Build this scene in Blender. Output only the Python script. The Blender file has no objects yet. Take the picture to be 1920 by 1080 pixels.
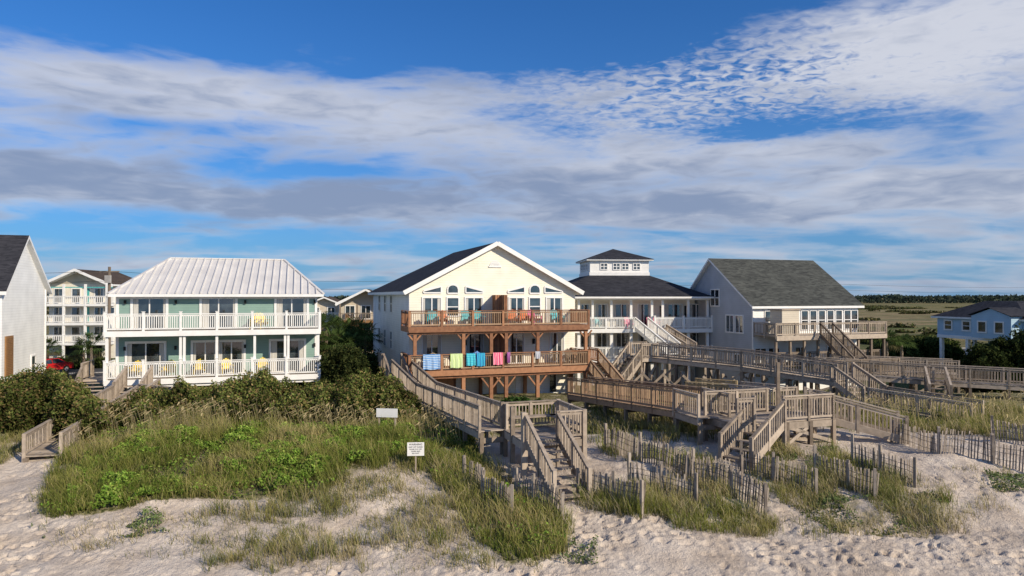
import bpy, math, random
import numpy as np
from mathutils import Vector, Matrix
random.seed(7); RNG=np.random.default_rng(11)
CAMZ=6.5; F=1280.0; HOR=555.0
scene=bpy.context.scene

# ------------------------------------------------------------------ materials
def newmat(name):
    m=bpy.data.materials.new(name); m.use_nodes=True
    nt=m.node_tree; b=nt.nodes['Principled BSDF']; return m,nt,b
def pmat(name,c1,c2=None,scale=3.0,rough=0.75,bump=0.0,stretch=(1,1,1),spec=0.3,detail=5,metal=0):
    m,nt,b=newmat(name)
    c2=c2 or tuple(x*0.82 for x in c1)
    tc=nt.nodes.new('ShaderNodeTexCoord'); mp=nt.nodes.new('ShaderNodeMapping')
    mp.inputs['Scale'].default_value=stretch
    nz=nt.nodes.new('ShaderNodeTexNoise'); nz.inputs['Scale'].default_value=scale; nz.inputs['Detail'].default_value=detail
    nt.links.new(tc.outputs['Object'],mp.inputs['Vector']); nt.links.new(mp.outputs[0],nz.inputs['Vector'])
    cr=nt.nodes.new('ShaderNodeValToRGB'); e=cr.color_ramp.elements
    e[0].position=0.32; e[0].color=(*c2,1); e[1].position=0.68; e[1].color=(*c1,1)
    nt.links.new(nz.outputs['Fac'],cr.inputs['Fac']); nt.links.new(cr.outputs[0],b.inputs['Base Color'])
    b.inputs['Roughness'].default_value=rough; b.inputs['Specular IOR Level'].default_value=spec; b.inputs['Metallic'].default_value=metal
    if bump:
        bp=nt.nodes.new('ShaderNodeBump'); bp.inputs['Strength'].default_value=bump; bp.inputs['Distance'].default_value=0.02
        nt.links.new(nz.outputs['Fac'],bp.inputs['Height']); nt.links.new(bp.outputs[0],b.inputs['Normal'])
    return m
def woodmat(name,c1,c2,rough=.85):
    # weathered timber: per-piece tone plus grain noise
    m,nt,b=newmat(name); L=nt.links.new
    tc=nt.nodes.new('ShaderNodeTexCoord'); g_=nt.nodes.new('ShaderNodeNewGeometry')
    nz=nt.nodes.new('ShaderNodeTexNoise'); nz.inputs['Scale'].default_value=5; nz.inputs['Detail'].default_value=6; L(tc.outputs['Object'],nz.inputs['Vector'])
    a=nt.nodes.new('ShaderNodeMath'); a.operation='MULTIPLY_ADD'; a.inputs[1].default_value=.55; L(g_.outputs['Random Per Island'],a.inputs[0])
    s=nt.nodes.new('ShaderNodeMath'); s.operation='MULTIPLY'; s.inputs[1].default_value=.75; L(nz.outputs['Fac'],s.inputs[0]); L(s.outputs[0],a.inputs[2])
    cr=nt.nodes.new('ShaderNodeValToRGB'); e=cr.color_ramp.elements
    e[0].position=.3; e[0].color=(*c2,1); e[1].position=.95; e[1].color=(*c1,1); L(a.outputs[0],cr.inputs[0]); L(cr.outputs[0],b.inputs['Base Color'])
    b.inputs['Roughness'].default_value=rough; b.inputs['Specular IOR Level'].default_value=.25
    bp=nt.nodes.new('ShaderNodeBump'); bp.inputs['Strength'].default_value=.3; bp.inputs['Distance'].default_value=.02; L(nz.outputs['Fac'],bp.inputs['Height']); L(bp.outputs[0],b.inputs['Normal'])
    return m
def siding(name,c,pitch=0.16,vertical=False):
    m,nt,b=newmat(name); L=nt.links.new
    tc=nt.nodes.new('ShaderNodeTexCoord'); sp=nt.nodes.new('ShaderNodeSeparateXYZ'); L(tc.outputs['Object'],sp.inputs[0])
    d=nt.nodes.new('ShaderNodeMath'); d.operation='DIVIDE'; d.inputs[1].default_value=pitch; L(sp.outputs['Z'],d.inputs[0])
    fr=nt.nodes.new('ShaderNodeMath'); fr.operation='FRACT'; L(d.outputs[0],fr.inputs[0])
    cr=nt.nodes.new('ShaderNodeValToRGB'); e=cr.color_ramp.elements
    e[0].position=0.0; e[0].color=(.6,.6,.6,1); e[1].position=0.14; e[1].color=(1,1,1,1); L(fr.outputs[0],cr.inputs[0])
    nz=nt.nodes.new('ShaderNodeTexNoise'); nz.inputs['Scale'].default_value=1.1; nz.inputs['Detail'].default_value=6; L(tc.outputs['Object'],nz.inputs['Vector'])
    c2=nt.nodes.new('ShaderNodeValToRGB'); e=c2.color_ramp.elements
    e[0].position=.3; e[0].color=(*[x*.86 for x in c],1); e[1].position=.65; e[1].color=(*c,1); L(nz.outputs['Fac'],c2.inputs[0])
    mx=nt.nodes.new('ShaderNodeMix'); mx.data_type='RGBA'; mx.blend_type='MULTIPLY'; mx.inputs[0].default_value=.55
    L(c2.outputs[0],mx.inputs[6]); L(cr.outputs[0],mx.inputs[7]); L(mx.outputs[2],b.inputs['Base Color'])
    bp=nt.nodes.new('ShaderNodeBump'); bp.invert=True; bp.inputs['Strength'].default_value=.3; bp.inputs['Distance'].default_value=.015
    L(fr.outputs[0],bp.inputs['Height']); L(bp.outputs[0],b.inputs['Normal']); b.inputs['Roughness'].default_value=.6
    return m
def shingle(name,c1,c2):
    m,nt,b=newmat(name); L=nt.links.new
    tc=nt.nodes.new('ShaderNodeTexCoord'); mp=nt.nodes.new('ShaderNodeMapping'); mp.inputs['Scale'].default_value=(2.6,6,9); L(tc.outputs['Object'],mp.inputs[0])
    v=nt.nodes.new('ShaderNodeTexVoronoi'); v.inputs['Scale'].default_value=1.0; L(mp.outputs[0],v.inputs['Vector'])
    nz=nt.nodes.new('ShaderNodeTexNoise'); nz.inputs['Scale'].default_value=.7; nz.inputs['Detail'].default_value=6; L(tc.outputs['Object'],nz.inputs['Vector'])
    sp=nt.nodes.new('ShaderNodeSeparateColor'); L(v.outputs['Color'],sp.inputs[0])
    a=nt.nodes.new('ShaderNodeMath'); a.operation='MULTIPLY_ADD'; a.inputs[1].default_value=.5; L(sp.outputs[0],a.inputs[0])
    s=nt.nodes.new('ShaderNodeMath'); s.operation='MULTIPLY'; s.inputs[1].default_value=.6; L(nz.outputs['Fac'],s.inputs[0]); L(s.outputs[0],a.inputs[2])
    cr=nt.nodes.new('ShaderNodeValToRGB'); e=cr.color_ramp.elements
    e[0].position=.2; e[0].color=(*c2,1); e[1].position=.85; e[1].color=(*c1,1); L(a.outputs[0],cr.inputs[0]); L(cr.outputs[0],b.inputs['Base Color'])
    b.inputs['Roughness'].default_value=.9; b.inputs['Specular IOR Level'].default_value=.15
    bp=nt.nodes.new('ShaderNodeBump'); bp.inputs['Strength'].default_value=.4; bp.inputs['Distance'].default_value=.02; L(a.outputs[0],bp.inputs['Height']); L(bp.outputs[0],b.inputs['Normal'])
    return m
def leafmat(name,transl=.3):
    m=bpy.data.materials.new(name); m.use_nodes=True; nt=m.node_tree; nt.nodes.clear(); L=nt.links.new
    at=nt.nodes.new('ShaderNodeAttribute'); at.attribute_name='Col'
    d=nt.nodes.new('ShaderNodeBsdfDiffuse'); t=nt.nodes.new('ShaderNodeBsdfTranslucent'); mx=nt.nodes.new('ShaderNodeMixShader'); o=nt.nodes.new('ShaderNodeOutputMaterial')
    L(at.outputs['Color'],d.inputs[0]); L(at.outputs['Color'],t.inputs[0]); mx.inputs[0].default_value=transl
    L(d.outputs[0],mx.inputs[1]); L(t.outputs[0],mx.inputs[2]); L(mx.outputs[0],o.inputs[0]); return m

M={}
M['white']=pmat('white_paint',(.86,.84,.80),(.76,.74,.70),2,.5)
M['trim']=pmat('white_trim',(.84,.82,.79),(.74,.73,.70),3,.5)
M['teal']=siding('teal_siding',(.225,.35,.30))
M['cream']=siding('cream_siding',(.88,.82,.67))
M['wside']=siding('white_siding',(.86,.85,.82))
M['grey']=siding('grey_siding',(.42,.45,.49))
M['blue']=siding('blue_siding',(.38,.54,.66))
M['beige']=siding('beige_siding',(.62,.54,.42))
M['wall3']=siding('pale_cream_siding',(.80,.74,.62))
M['metal']=pmat('white_metal_roof',(.70,.67,.63),(.60,.575,.55),.8,.4,spec=.5)
M['shdark']=shingle('charcoal_shingles',(.048,.048,.056),(.018,.019,.024))
M['shgrey']=shingle('grey_shingles',(.090,.094,.084),(.035,.037,.035))
M['shbrown']=shingle('brown_shingles',(.10,.075,.055),(.05,.036,.03))
M['wood']=woodmat('weathered_wood',(.50,.41,.32),(.19,.15,.115))
M['wood2']=woodmat('dark_weathered_wood',(.30,.235,.175),(.11,.085,.065))
M['woodnew']=woodmat('tan_wood',(.52,.38,.19),(.34,.24,.12))
M['woodbr']=woodmat('brown_weathered_wood',(.42,.28,.175),(.19,.125,.08))
M['brown']=woodmat('stained_red_wood',(.40,.195,.10),(.16,.07,.038),.65)
M['picket']=woodmat('fence_picket_wood',(.44,.37,.30),(.16,.13,.105),.9)
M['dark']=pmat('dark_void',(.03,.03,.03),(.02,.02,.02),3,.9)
M['conc']=pmat('concrete',(.42,.40,.37),(.33,.31,.29),4,.9,.2)
M['asph']=pmat('asphalt',(.075,.073,.07),(.05,.05,.05),6,.9,.2)
M['paint']=pmat('road_paint',(.7,.68,.6),(.55,.53,.48),5,.7)
M['curtain']=pmat('curtain_fabric',(.62,.60,.55),(.42,.40,.36),9,.9,stretch=(4,4,.2))
M['gunmetal']=pmat('dark_metal',(.08,.08,.085),(.05,.05,.05),4,.4)
g,nt,b=newmat('window_glass'); b.inputs['Base Color'].default_value=(.02,.03,.035,1); b.inputs['Roughness'].default_value=.04; b.inputs['Specular IOR Level'].default_value=.9; b.inputs['IOR'].default_value=1.8
nz=nt.nodes.new('ShaderNodeTexNoise'); nz.inputs['Scale'].default_value=1.4; tc=nt.nodes.new('ShaderNodeTexCoord'); nt.links.new(tc.outputs['Object'],nz.inputs['Vector'])
cr=nt.nodes.new('ShaderNodeValToRGB'); cr.color_ramp.elements[0].color=(.012,.016,.02,1); cr.color_ramp.elements[0].position=.4; cr.color_ramp.elements[1].color=(.06,.08,.09,1); cr.color_ramp.elements[1].position=.7
nt.links.new(nz.outputs['Fac'],cr.inputs[0]); nt.links.new(cr.outputs[0],b.inputs['Base Color']); M['glass']=g
def plain(n,c,r=.5): M[n]=pmat(n+'_paint',c,tuple(x*.8 for x in c),6,r); return M[n]
plain('yellow',(.85,.62,.06)); plain('turq',(.05,.50,.55)); plain('orange',(.8,.25,.10)); plain('pink',(.75,.12,.30)); plain('lime',(.45,.65,.10)); plain('bluec',(.06,.22,.62)); plain('red',(.55,.02,.02),.25); plain('tealtrim',(.10,.45,.42)); plain('purple',(.35,.12,.45)); plain('black',(.015,.015,.015)); plain('rubber',(.02,.02,.02),.9); plain('shutter',(.32,.17,.07))
LEAF=leafmat('leaf_foliage'); GRASS=leafmat('grass_blades',.25)

# ------------------------------------------------------------------ mesh builder
class MB:
    def __init__(s): s.v=[]; s.f=[]; s.m=[]; s.mats=[]
    def mi(s,k):
        mt=M[k] if isinstance(k,str) else k
        if mt not in s.mats: s.mats.append(mt)
        return s.mats.index(mt)
    def poly(s,pts,k):
        n=len(s.v); s.v+= [tuple(p) for p in pts]; s.f.append(tuple(range(n,n+len(pts)))); s.m.append(s.mi(k))
    def hexa(s,c,k):
        n=len(s.v); s.v+=[tuple(p) for p in c]; i=s.mi(k)
        for q in ((0,3,2,1),(4,5,6,7),(0,1,5,4),(1,2,6,5),(2,3,7,6),(3,0,4,7)):
            s.f.append(tuple(n+a for a in q)); s.m.append(i)
    def box(s,x0,x1,y0,y1,z0,z1,k):
        s.hexa([(x0,y0,z0),(x1,y0,z0),(x1,y1,z0),(x0,y1,z0),(x0,y0,z1),(x1,y0,z1),(x1,y1,z1),(x0,y1,z1)],k)
    def beam(s,p0,p1,w,h,k):
        p0=Vector(p0);p1=Vector(p1); d=(p1-p0)
        if d.length<1e-6: return
        d.normalize(); up=Vector((0,0,1))
        if abs(d.z)>.98: up=Vector((0,1,0))
        r=d.cross(up).normalized(); u=r.cross(d).normalized(); a=r*w/2; b_=u*h/2
        s.hexa([p0-a-b_,p0+a-b_,p1+a-b_,p1-a-b_,p0-a+b_,p0+a+b_,p1+a+b_,p1-a+b_],k)
    def vpost(s,x,y,z0,z1,sz,k,yaw=0,sy=None):
        c,sn=math.cos(yaw),math.sin(yaw); h=sz/2; hy=(sy or sz)/2
        q=[(x+c*a-sn*b_,y+sn*a+c*b_) for a,b_ in ((-h,-hy),(h,-hy),(h,hy),(-h,hy))]
        s.hexa([(a,b_,z0) for a,b_ in q]+[(a,b_,z1) for a,b_ in q],k)
    def rail(s,p0,p1,h=.95,k='wood',post=1.9,bal=.15,bs=.04,ps=.1,wob=0,caps=False,kp=None):
        p0=Vector(p0);p1=Vector(p1); d=p1-p0; L=math.hypot(d.x,d.y); yaw=math.atan2(d.y,d.x)
        if L<.05: return
        up=Vector((0,0,1))
        s.beam(p0+up*h,p1+up*h,.12,.045,k); s.beam(p0+up*(h-.10),p1+up*(h-.10),.045,.08,k); s.beam(p0+up*.12,p1+up*.12,.045,.08,k)
        n=max(1,round(L/post))
        for i in range(n+1):
            q=p0+d*(i/n); ext=(.12 if caps else .03)
            s.vpost(q.x,q.y,q.z-.22,q.z+h+ext,ps,kp or k,yaw)
            if caps: s.vpost(q.x,q.y,q.z+h+ext,q.z+h+ext+.03,ps+.05,kp or k,yaw)
        nb=int(L/bal)
        for i in range(1,nb):
            q=p0+d*(i/nb); s.vpost(q.x,q.y,q.z+.12,q.z+h-.08,bs,k,yaw)
    def obj(s,name,parent=None,mat=None):
        me=bpy.data.meshes.new(name); me.from_pydata(s.v,[],s.f); 
        for m in s.mats: me.materials.append(m)
        me.polygons.foreach_set('material_index',s.m); me.update()
        o=bpy.data.objects.new(name,me); scene.collection.objects.link(o)
        if parent: o.parent=parent
        if mat is not None: o.matrix_world=mat
        return o
def empty(name,loc=(0,0,0),rot=0):
    e=bpy.data.objects.new(name,None); e.location=loc; e.rotation_euler=(0,0,rot); e.empty_display_size=.5; scene.collection.objects.link(e); return e
def mesh_np(name,V,Fq,col,mat,parent=None,smooth=False):
    me=bpy.data.meshes.new(name); n=len(V); m,k=Fq.shape
    me.vertices.add(n); me.vertices.foreach_set('co',V.astype(np.float32).ravel())
    me.loops.add(m*k); me.loops.foreach_set('vertex_index',Fq.astype(np.int32).ravel())
    me.polygons.add(m); me.polygons.foreach_set('loop_start',np.arange(0,m*k,k,dtype=np.int32)); me.polygons.foreach_set('loop_total',np.full(m,k,dtype=np.int32))
    me.update(calc_edges=True)
    if smooth: me.polygons.foreach_set('use_smooth',np.ones(m,dtype=bool))
    if col is not None:
        a=me.color_attributes.new('Col','FLOAT_COLOR','POINT'); c=np.ones((n,4),dtype=np.float32); c[:,:3]=col; a.data.foreach_set('color',c.ravel())
    me.materials.append(mat); o=bpy.data.objects.new(name,me); scene.collection.objects.link(o)
    if parent: o.parent=parent
    return o

# ------------------------------------------------------------------ noise + terrain
def hsh(ix,iy,s):
    h=(ix.astype(np.int64)*374761393+iy.astype(np.int64)*668265263+s*982451653)&0x7fffffff
    h=((h^(h>>13))*1274126177)&0x7fffffff; h=h^(h>>16); return (h&0xffff)/65535.0
def vn(x,y,s=0):
    x=np.asarray(x,float);y=np.asarray(y,float); ix=np.floor(x);iy=np.floor(y);fx=x-ix;fy=y-iy
    fx=fx*fx*(3-2*fx);fy=fy*fy*(3-2*fy)
    a=hsh(ix,iy,s);b_=hsh(ix+1,iy,s);c=hsh(ix,iy+1,s);d=hsh(ix+1,iy+1,s)
    return (a*(1-fx)+b_*fx)*(1-fy)+(c*(1-fx)+d*fx)*fy
def fbm(x,y,s=0,o=4):
    t=0;a=.5;n=0
    for i in range(o): t=t+a*vn(x*2**i,y*2**i,s+i); n+=a; a*=.5
    return t/n
def gs(x,y,cx,cy,sx,sy): return np.exp(-((x-cx)/sx)**2-((y-cy)/sy)**2)
def H(x,y):
    x=np.asarray(x,float); y=np.asarray(y,float)
    p=np.interp(y,[-60,14,17,20,22,24,26,28,31,36,41,46,51,9000],[-1.6,-.75,-.6,-.3,.1,.45,.68,.75,.70,.4,.1,0,-1.0,-1.0])
    m=np.clip((y-17)/3,0,1)*np.clip((47-y)/8,0,1)
    p=p-.35*gs(x,y,0,31,5,6)-.25*gs(x,y,9,33,9,5)-.4*gs(x,y,-17.5,25,3.0,5)+.15*gs(x,y,-8,26,5,3)
    p=p+m*(.50*(fbm(x*.22,y*.3,3,3)-.5)+.28*(fbm(x*.8,y*.9,9,3)-.5))
    return p
def Hs(x,y): return float(H(np.array([x]),np.array([y]))[0])
_D=np.concatenate([np.arange(13,60,.05),np.arange(60,400,.5)])
def hit(px,py):
    a=(px-960)/F; z=CAMZ-(py-HOR)/F*_D; h=H(a*_D,_D); i=np.argmax(h>=z)
    D=_D[i] if (h>=z).any() else 300.
    return (a*D,D,float(h[i]))

# ground sheet
def axis(parts): return np.unique(np.round(np.concatenate(parts),4))
xs=axis([np.array([-4000,-1500,-700,-400,-250,-160,-110,-80]),np.arange(-64,-20,1.0),np.arange(-20,21,.07),np.arange(21,70,1.0),np.array([80,110,160,250,400,700,1500,4000])])
ys=axis([np.array([-60,-20,0,6,10,12]),np.arange(13,23,.055),np.arange(23,36,.14),np.arange(36,60,.7),np.array([64,70,80,95,120,160,230,330,500,800,1300,2200,4000,8000])])
X,Y=np.meshgrid(xs,ys); Z=H(X,Y)
def dimples(X,Y,cell,s,r,asp=.6):
    ix=np.floor(X/cell);iy=np.floor(Y/cell); out=np.zeros_like(X)
    for dx in (-1,0,1):
        for dy in (-1,0,1):
            jx=ix+dx;jy=iy+dy; cx=(jx+hsh(jx,jy,s))*cell; cy=(jy+hsh(jx,jy,s+1))*cell; an=hsh(jx,jy,s+2)*3.14
            ex=(X-cx)*np.cos(an)+(Y-cy)*np.sin(an); ey=-(X-cx)*np.sin(an)+(Y-cy)*np.cos(an)
            q=np.sqrt((ex/r)**2+(ey/(r*asp))**2); a=np.where(hsh(jx,jy,s+4)<.85,.4+.8*hsh(jx,jy,s+3),0)
            out+=a*(-np.exp(-q**4*.6)+.4*np.exp(-((q-1.5)/.4)**2))
    return out
near=(Y>12.9)&(Y<29)&(X>-20.1)&(X<21.1)
tr=np.clip(1.5*gs(X,Y,4.2,18.0,3.6,4.8)+1.4*gs(X,Y,13,16.8,9,2.8)+1.5*gs(X,Y,-13,16.3,7,3.0)+1.2*gs(X,Y,18,21.5,5,3)+.9*gs(X,Y,-4,16.5,5,2)+.9*gs(X,Y,6,26,4,2.5)+.9*gs(X,Y,-16,23.5,2,4)+.25,0,1.3)
tr=tr*np.clip(-.25+2.1*fbm(X*.45,Y*.6,77,2)-.2,0.05,1.3)
det=dimples(X,Y,.44,5,.155)*.085+dimples(X,Y,.30,25,.095)*.035
rip=.008*np.sin((X*1.2+Y*5+3*fbm(X*.6,Y*.8,44,2))*3.2)*np.clip(1-tr,0,1)
det=det*tr+rip+.022*(fbm(X*2.5,Y*3.2,31,3)-.5)*2
Z=Z+np.where(near,det,0)
def poly_in(px,py,poly):
    ins=np.zeros(px.shape,bool); n=len(poly); j=n-1
    for i in range(n):
        xi,yi=poly[i][:2];xj,yj=poly[j][:2]
        c=((yi>py)!=(yj>py))&(px<(xj-xi)*(py-yi)/((yj-yi)+1e-12)+xi); ins^=c; j=i
    return ins
def reg(pts,mx=1e9):
    out=[]
    for a,b_ in pts:
        q=hit(a,b_)
        if q[1]>mx: q=(q[0]*mx/q[1],mx,0)
        out.append(q)
    return out
R_green=reg([(130,925),(170,850),(280,805),(420,790),(640,790),(760,805),(800,830),(780,850),(720,865),(640,880),(600,900),(560,920),(470,935),(330,925),(200,960),(130,960)],30.5)
R_grassL=reg([(70,945),(110,865),(190,805),(300,775),(760,775),(880,800),(905,860),(960,905),(1065,985),(1060,1035),(960,1060),(880,1000),(850,930),(800,890),(740,870),(660,890),(600,935),(420,935),(330,935),(180,965),(80,970)],31.0)
R_mid=reg([(700,880),(870,860),(900,900),(1060,960),(1080,1060),(900,1066),(740,1020),(560,1075),(380,1075),(370,960),(600,920)])
R_r1=reg([(1100,800),(1140,770),(1290,770),(1330,800),(1280,810),(1180,790)],32)
R_r2=reg([(1080,890),(1200,900),(1320,930),(1450,980),(1440,1010),(1250,990),(1090,950)])
R_r3=reg([(1390,850),(1560,840),(1660,880),(1780,940),(1770,985),(1600,990),(1480,950),(1400,900)])
R_r4=reg([(1560,800),(1600,770),(1930,755),(1940,830),(1800,815),(1690,800)],36)
R_r5=reg([(1130,830),(1330,860),(1440,940),(1400,960),(1250,900),(1130,850)])
R_L0=reg([(-60,850),(60,800),(60,840),(10,870),(-60,880)],31)
vegm=np.zeros_like(X)
for r,w in ((R_green,1),(R_grassL,.8),(R_mid,.30),(R_r1,.6),(R_r2,.45),(R_r3,.4),(R_r4,.7),(R_r5,.40),(R_L0,.6)):
    vegm=np.maximum(vegm,np.where(poly_in(X,Y,r),w,0))
vegm=np.where((Y>30.5)&(Y<52),.8,vegm)
vegm=np.where((Y>=52)&(Y<110),1.3,vegm); vegm=np.where(Y>=110,2.0,vegm)
v2=vegm.copy()
for _ in range(6):
    v2[1:-1,1:-1]=(v2[1:-1,1:-1]*2+v2[:-2,1:-1]+v2[2:,1:-1]+v2[1:-1,:-2]+v2[1:-1,2:])/6
vegm=v2
ny,nx=X.shape
V=np.stack([X.ravel(),Y.ravel(),Z.ravel()],1); idx=np.arange(nx*ny).reshape(ny,nx)
Fq=np.stack([idx[:-1,:-1].ravel(),idx[:-1,1:].ravel(),idx[1:,1:].ravel(),idx[1:,:-1].ravel()],1)
gm,nt,b=newmat('dune_ground'); L=nt.links.new
def nd(t,**k):
    n=nt.nodes.new(t)
    for a,v in k.items(): setattr(n,a,v)
    return n
at=nd('ShaderNodeAttribute',attribute_name='Col'); sc=nd('ShaderNodeSeparateColor'); L(at.outputs['Color'],sc.inputs[0])
geo=nd('ShaderNodeNewGeometry')
def noise(scale,detail=6,vec=None,dist=0):
    n=nd('ShaderNodeTexNoise'); n.inputs['Scale'].default_value=scale; n.inputs['Detail'].default_value=detail; n.inputs['Distortion'].default_value=dist
    L(vec or geo.outputs['Position'],n.inputs['Vector']); return n.outputs['Fac']
def ramp(f,st):
    r=nd('ShaderNodeValToRGB'); r.color_ramp.elements[0].position=st[0][0]; r.color_ramp.elements[0].color=(*st[0][1],1)
    r.color_ramp.elements[1].position=st[-1][0]; r.color_ramp.elements[1].color=(*st[-1][1],1)
    for p,c in st[1:-1]:
        e=r.color_ramp.elements.new(p); e.color=(*c,1)
    L(f,r.inputs[0]); return r.outputs[0]
def mth(op,a,b_=None,cl=False):
    n=nd('ShaderNodeMath',operation=op,use_clamp=cl)
    for i,v in enumerate((a,b_)):
        if v is None: continue
        if isinstance(v,(int,float)): n.inputs[i].default_value=v
        else: L(v,n.inputs[i])
    return n.outputs[0]
def mixc(f,a,b_,bt='MIX'):
    n=nd('ShaderNodeMix',data_type='RGBA',blend_type=bt)
    if isinstance(f,(int,float)): n.inputs[0].default_value=f
    else: L(f,n.inputs[0])
    for i,v in ((6,a),(7,b_)):
        if isinstance(v,tuple): n.inputs[i].default_value=(*v,1)
        else: L(v,n.inputs[i])
    return n.outputs[2]
sand=ramp(noise(.9,8),[(.3,(.50,.405,.315)),(.55,(.64,.54,.44)),(.75,(.74,.64,.53))])
grain=ramp(noise(14,6),[(.3,(.75,.75,.75)),(.7,(1,1,1))]); sand=mixc(.7,sand,grain,'MULTIPLY')
sand=mixc(mth('MULTIPLY',mth('SUBTRACT',noise(22,8),.63),7,True),sand,(.20,.15,.09))
litter=ramp(noise(9,8),[(.35,(.06,.07,.025)),(.5,(.16,.145,.06)),(.7,(.38,.32,.21))])
vm=mth('ADD',sc.outputs[0],mth('MULTIPLY',mth('SUBTRACT',noise(1.6,8),.5),1.3))
vf=mth('MULTIPLY',mth('SUBTRACT',vm,.42),3.0,True)
c=mixc(vf,sand,litter)
lawn=ramp(noise(.25,8),[(.3,(.05,.075,.022)),(.55,(.09,.10,.04)),(.75,(.20,.17,.09))])
mv=nd('ShaderNodeMapping'); mv.inputs['Scale'].default_value=(.012,.03,1); L(geo.outputs['Position'],mv.inputs[0])
marsh=ramp(noise(1,9,mv.outputs[0],.4),[(.30,(.11,.13,.045)),(.42,(.28,.21,.10)),(.50,(.10,.125,.04)),(.6,(.29,.22,.12)),(.75,(.11,.135,.06))])
marsh=mixc(.6,marsh,ramp(noise(.25,6),[(.35,(.5,.5,.5)),(.6,(1.1,1.1,1.1))]),'MULTIPLY')
c=mixc(mth('MULTIPLY',mth('SUBTRACT',sc.outputs[0],1.0),4,True),c,lawn)
c=mixc(mth('MULTIPLY',mth('SUBTRACT',sc.outputs[0],1.5),3,True),c,marsh)
L(c,b.inputs['Base Color']); b.inputs['Roughness'].default_value=.95; b.inputs['Specular IOR Level'].default_value=.1
bp=nd('ShaderNodeBump'); bp.inputs['Strength'].default_value=.8; bp.inputs['Distance'].default_value=.07
L(mth('ADD',noise(7,6),mth('MULTIPLY',noise(28,4),.4)),bp.inputs['Height']); L(bp.outputs[0],b.inputs['Normal'])
col=np.repeat(vegm.ravel()[:,None],3,1)
mesh_np('ground',V,Fq,col,gm,smooth=True)

# ------------------------------------------------------------------ world sky with clouds
w=bpy.data.worlds.new('World'); scene.world=w; w.use_nodes=True; nt=w.node_tree; L=nt.links.new
try:
    w.cycles.sampling_method='MANUAL'; w.cycles.sample_map_resolution=256
except Exception: pass
bg=nt.nodes['Background']; SKY=.10; bg.inputs[1].default_value=SKY
SUN_AZ=math.radians(53); SUN_EL=math.radians(28)   # az measured from -Y toward +X
sd=Vector((math.sin(SUN_AZ)*math.cos(SUN_EL),-math.cos(SUN_AZ)*math.cos(SUN_EL),math.sin(SUN_EL)))
sky=nd('ShaderNodeTexSky',sky_type='NISHITA',sun_disc=False); sky.sun_elevation=SUN_EL; sky.sun_rotation=math.atan2(sd.x,sd.y); sky.air_density=1.0; sky.dust_density=.4; sky.ozone_density=3
tc=nd('ShaderNodeTexCoord'); sx=nd('ShaderNodeSeparateXYZ'); L(tc.outputs['Generated'],sx.inputs[0])
x_,y_,z_=sx.outputs
el=mth('ARCSINE',z_); az=nd('ShaderNodeMath',operation='ARCTAN2'); L(x_,az.inputs[0]); L(y_,az.inputs[1]); az=az.outputs[0]
zz=mth('ADD',mth('MAXIMUM',z_,0.0),.11)
cv=nd('ShaderNodeCombineXYZ'); L(mth('DIVIDE',x_,zz),cv.inputs[0]); L(mth('DIVIDE',y_,zz),cv.inputs[1])
def mapn(vec,scl,rot=0,loc=(0,0,0)):
    m=nd('ShaderNodeMapping'); m.inputs['Scale'].default_value=scl; m.inputs['Rotation'].default_value=(0,0,rot); m.inputs['Location'].default_value=loc; L(vec,m.inputs[0]); return m.outputs[0]
P1=mapn(cv.outputs[0],(.55,1.05,1),math.radians(-14),(3.1,1.7,0))
n1=noise(1.35,10,P1,.5)
cd=nd('ShaderNodeCombineXYZ'); L(az,cd.inputs[0]); L(el,cd.inputs[1])
n2=noise(1.0,8,mapn(cd.outputs[0],(5.5,22,1),math.radians(5),(2,5,0)),.5)
n4=noise(1.0,7,mapn(cd.outputs[0],(18,72,1),math.radians(6),(8,1,0)),.6)
n3=noise(21,3,mapn(cv.outputs[0],(1,1.3,1),math.radians(35)),.8)
def G(px,py,sxp,syp,amp):
    a0=math.atan((px-960)/F); e0=(HOR-py)/F*math.cos(a0); sa=sxp/F; se=syp/F
    a=mth('DIVIDE',mth('SUBTRACT',az,a0),sa); e=mth('DIVIDE',mth('SUBTRACT',el,e0),se)
    return mth('MULTIPLY',mth('EXPONENT',mth('MULTIPLY',mth('ADD',mth('MULTIPLY',a,a),mth('MULTIPLY',e,e)),-1)),amp)
bias=0
for gq in [(180,135,330,60,.10),(480,215,400,60,.13),(1000,255,430,60,.13),(1450,325,520,70,.16),(1830,80,230,95,.26),(1850,330,300,90,.08),(100,290,450,70,.10),(300,365,800,36,.19),(1200,395,700,34,.15),(900,490,1300,40,.07),(1350,160,300,55,.02),
           (850,25,500,85,-.34),(1420,215,190,35,-.12),(640,325,120,16,-.16),(60,15,300,55,-.22),(1500,245,170,18,-.16),(1150,110,200,45,-.14),(270,238,120,14,-.16),(250,445,900,18,-.10),(850,165,160,22,-.08),(120,75,120,18,-.1)]:
    gg=G(*gq); bias=gg if isinstance(bias,int) else mth('ADD',bias,gg)
dens=mth('ADD',mth('ADD',mth('MULTIPLY',n1,.62),mth('ADD',mth('MULTIPLY',n2,.45),mth('MULTIPLY',n4,.25))),bias)
dens=mth('ADD',dens,mth('MULTIPLY',mth('SUBTRACT',n3,.5),G(1400,165,330,75,.85)))
cl=nd('ShaderNodeMapRange',interpolation_type='SMOOTHSTEP'); cl.inputs['From Min'].default_value=.59; cl.inputs['From Max'].default_value=.89; L(dens,cl.inputs[0])
thick=nd('ShaderNodeMapRange',interpolation_type='SMOOTHSTEP'); thick.inputs['From Min'].default_value=.60; thick.inputs['From Max'].default_value=1.10
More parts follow.
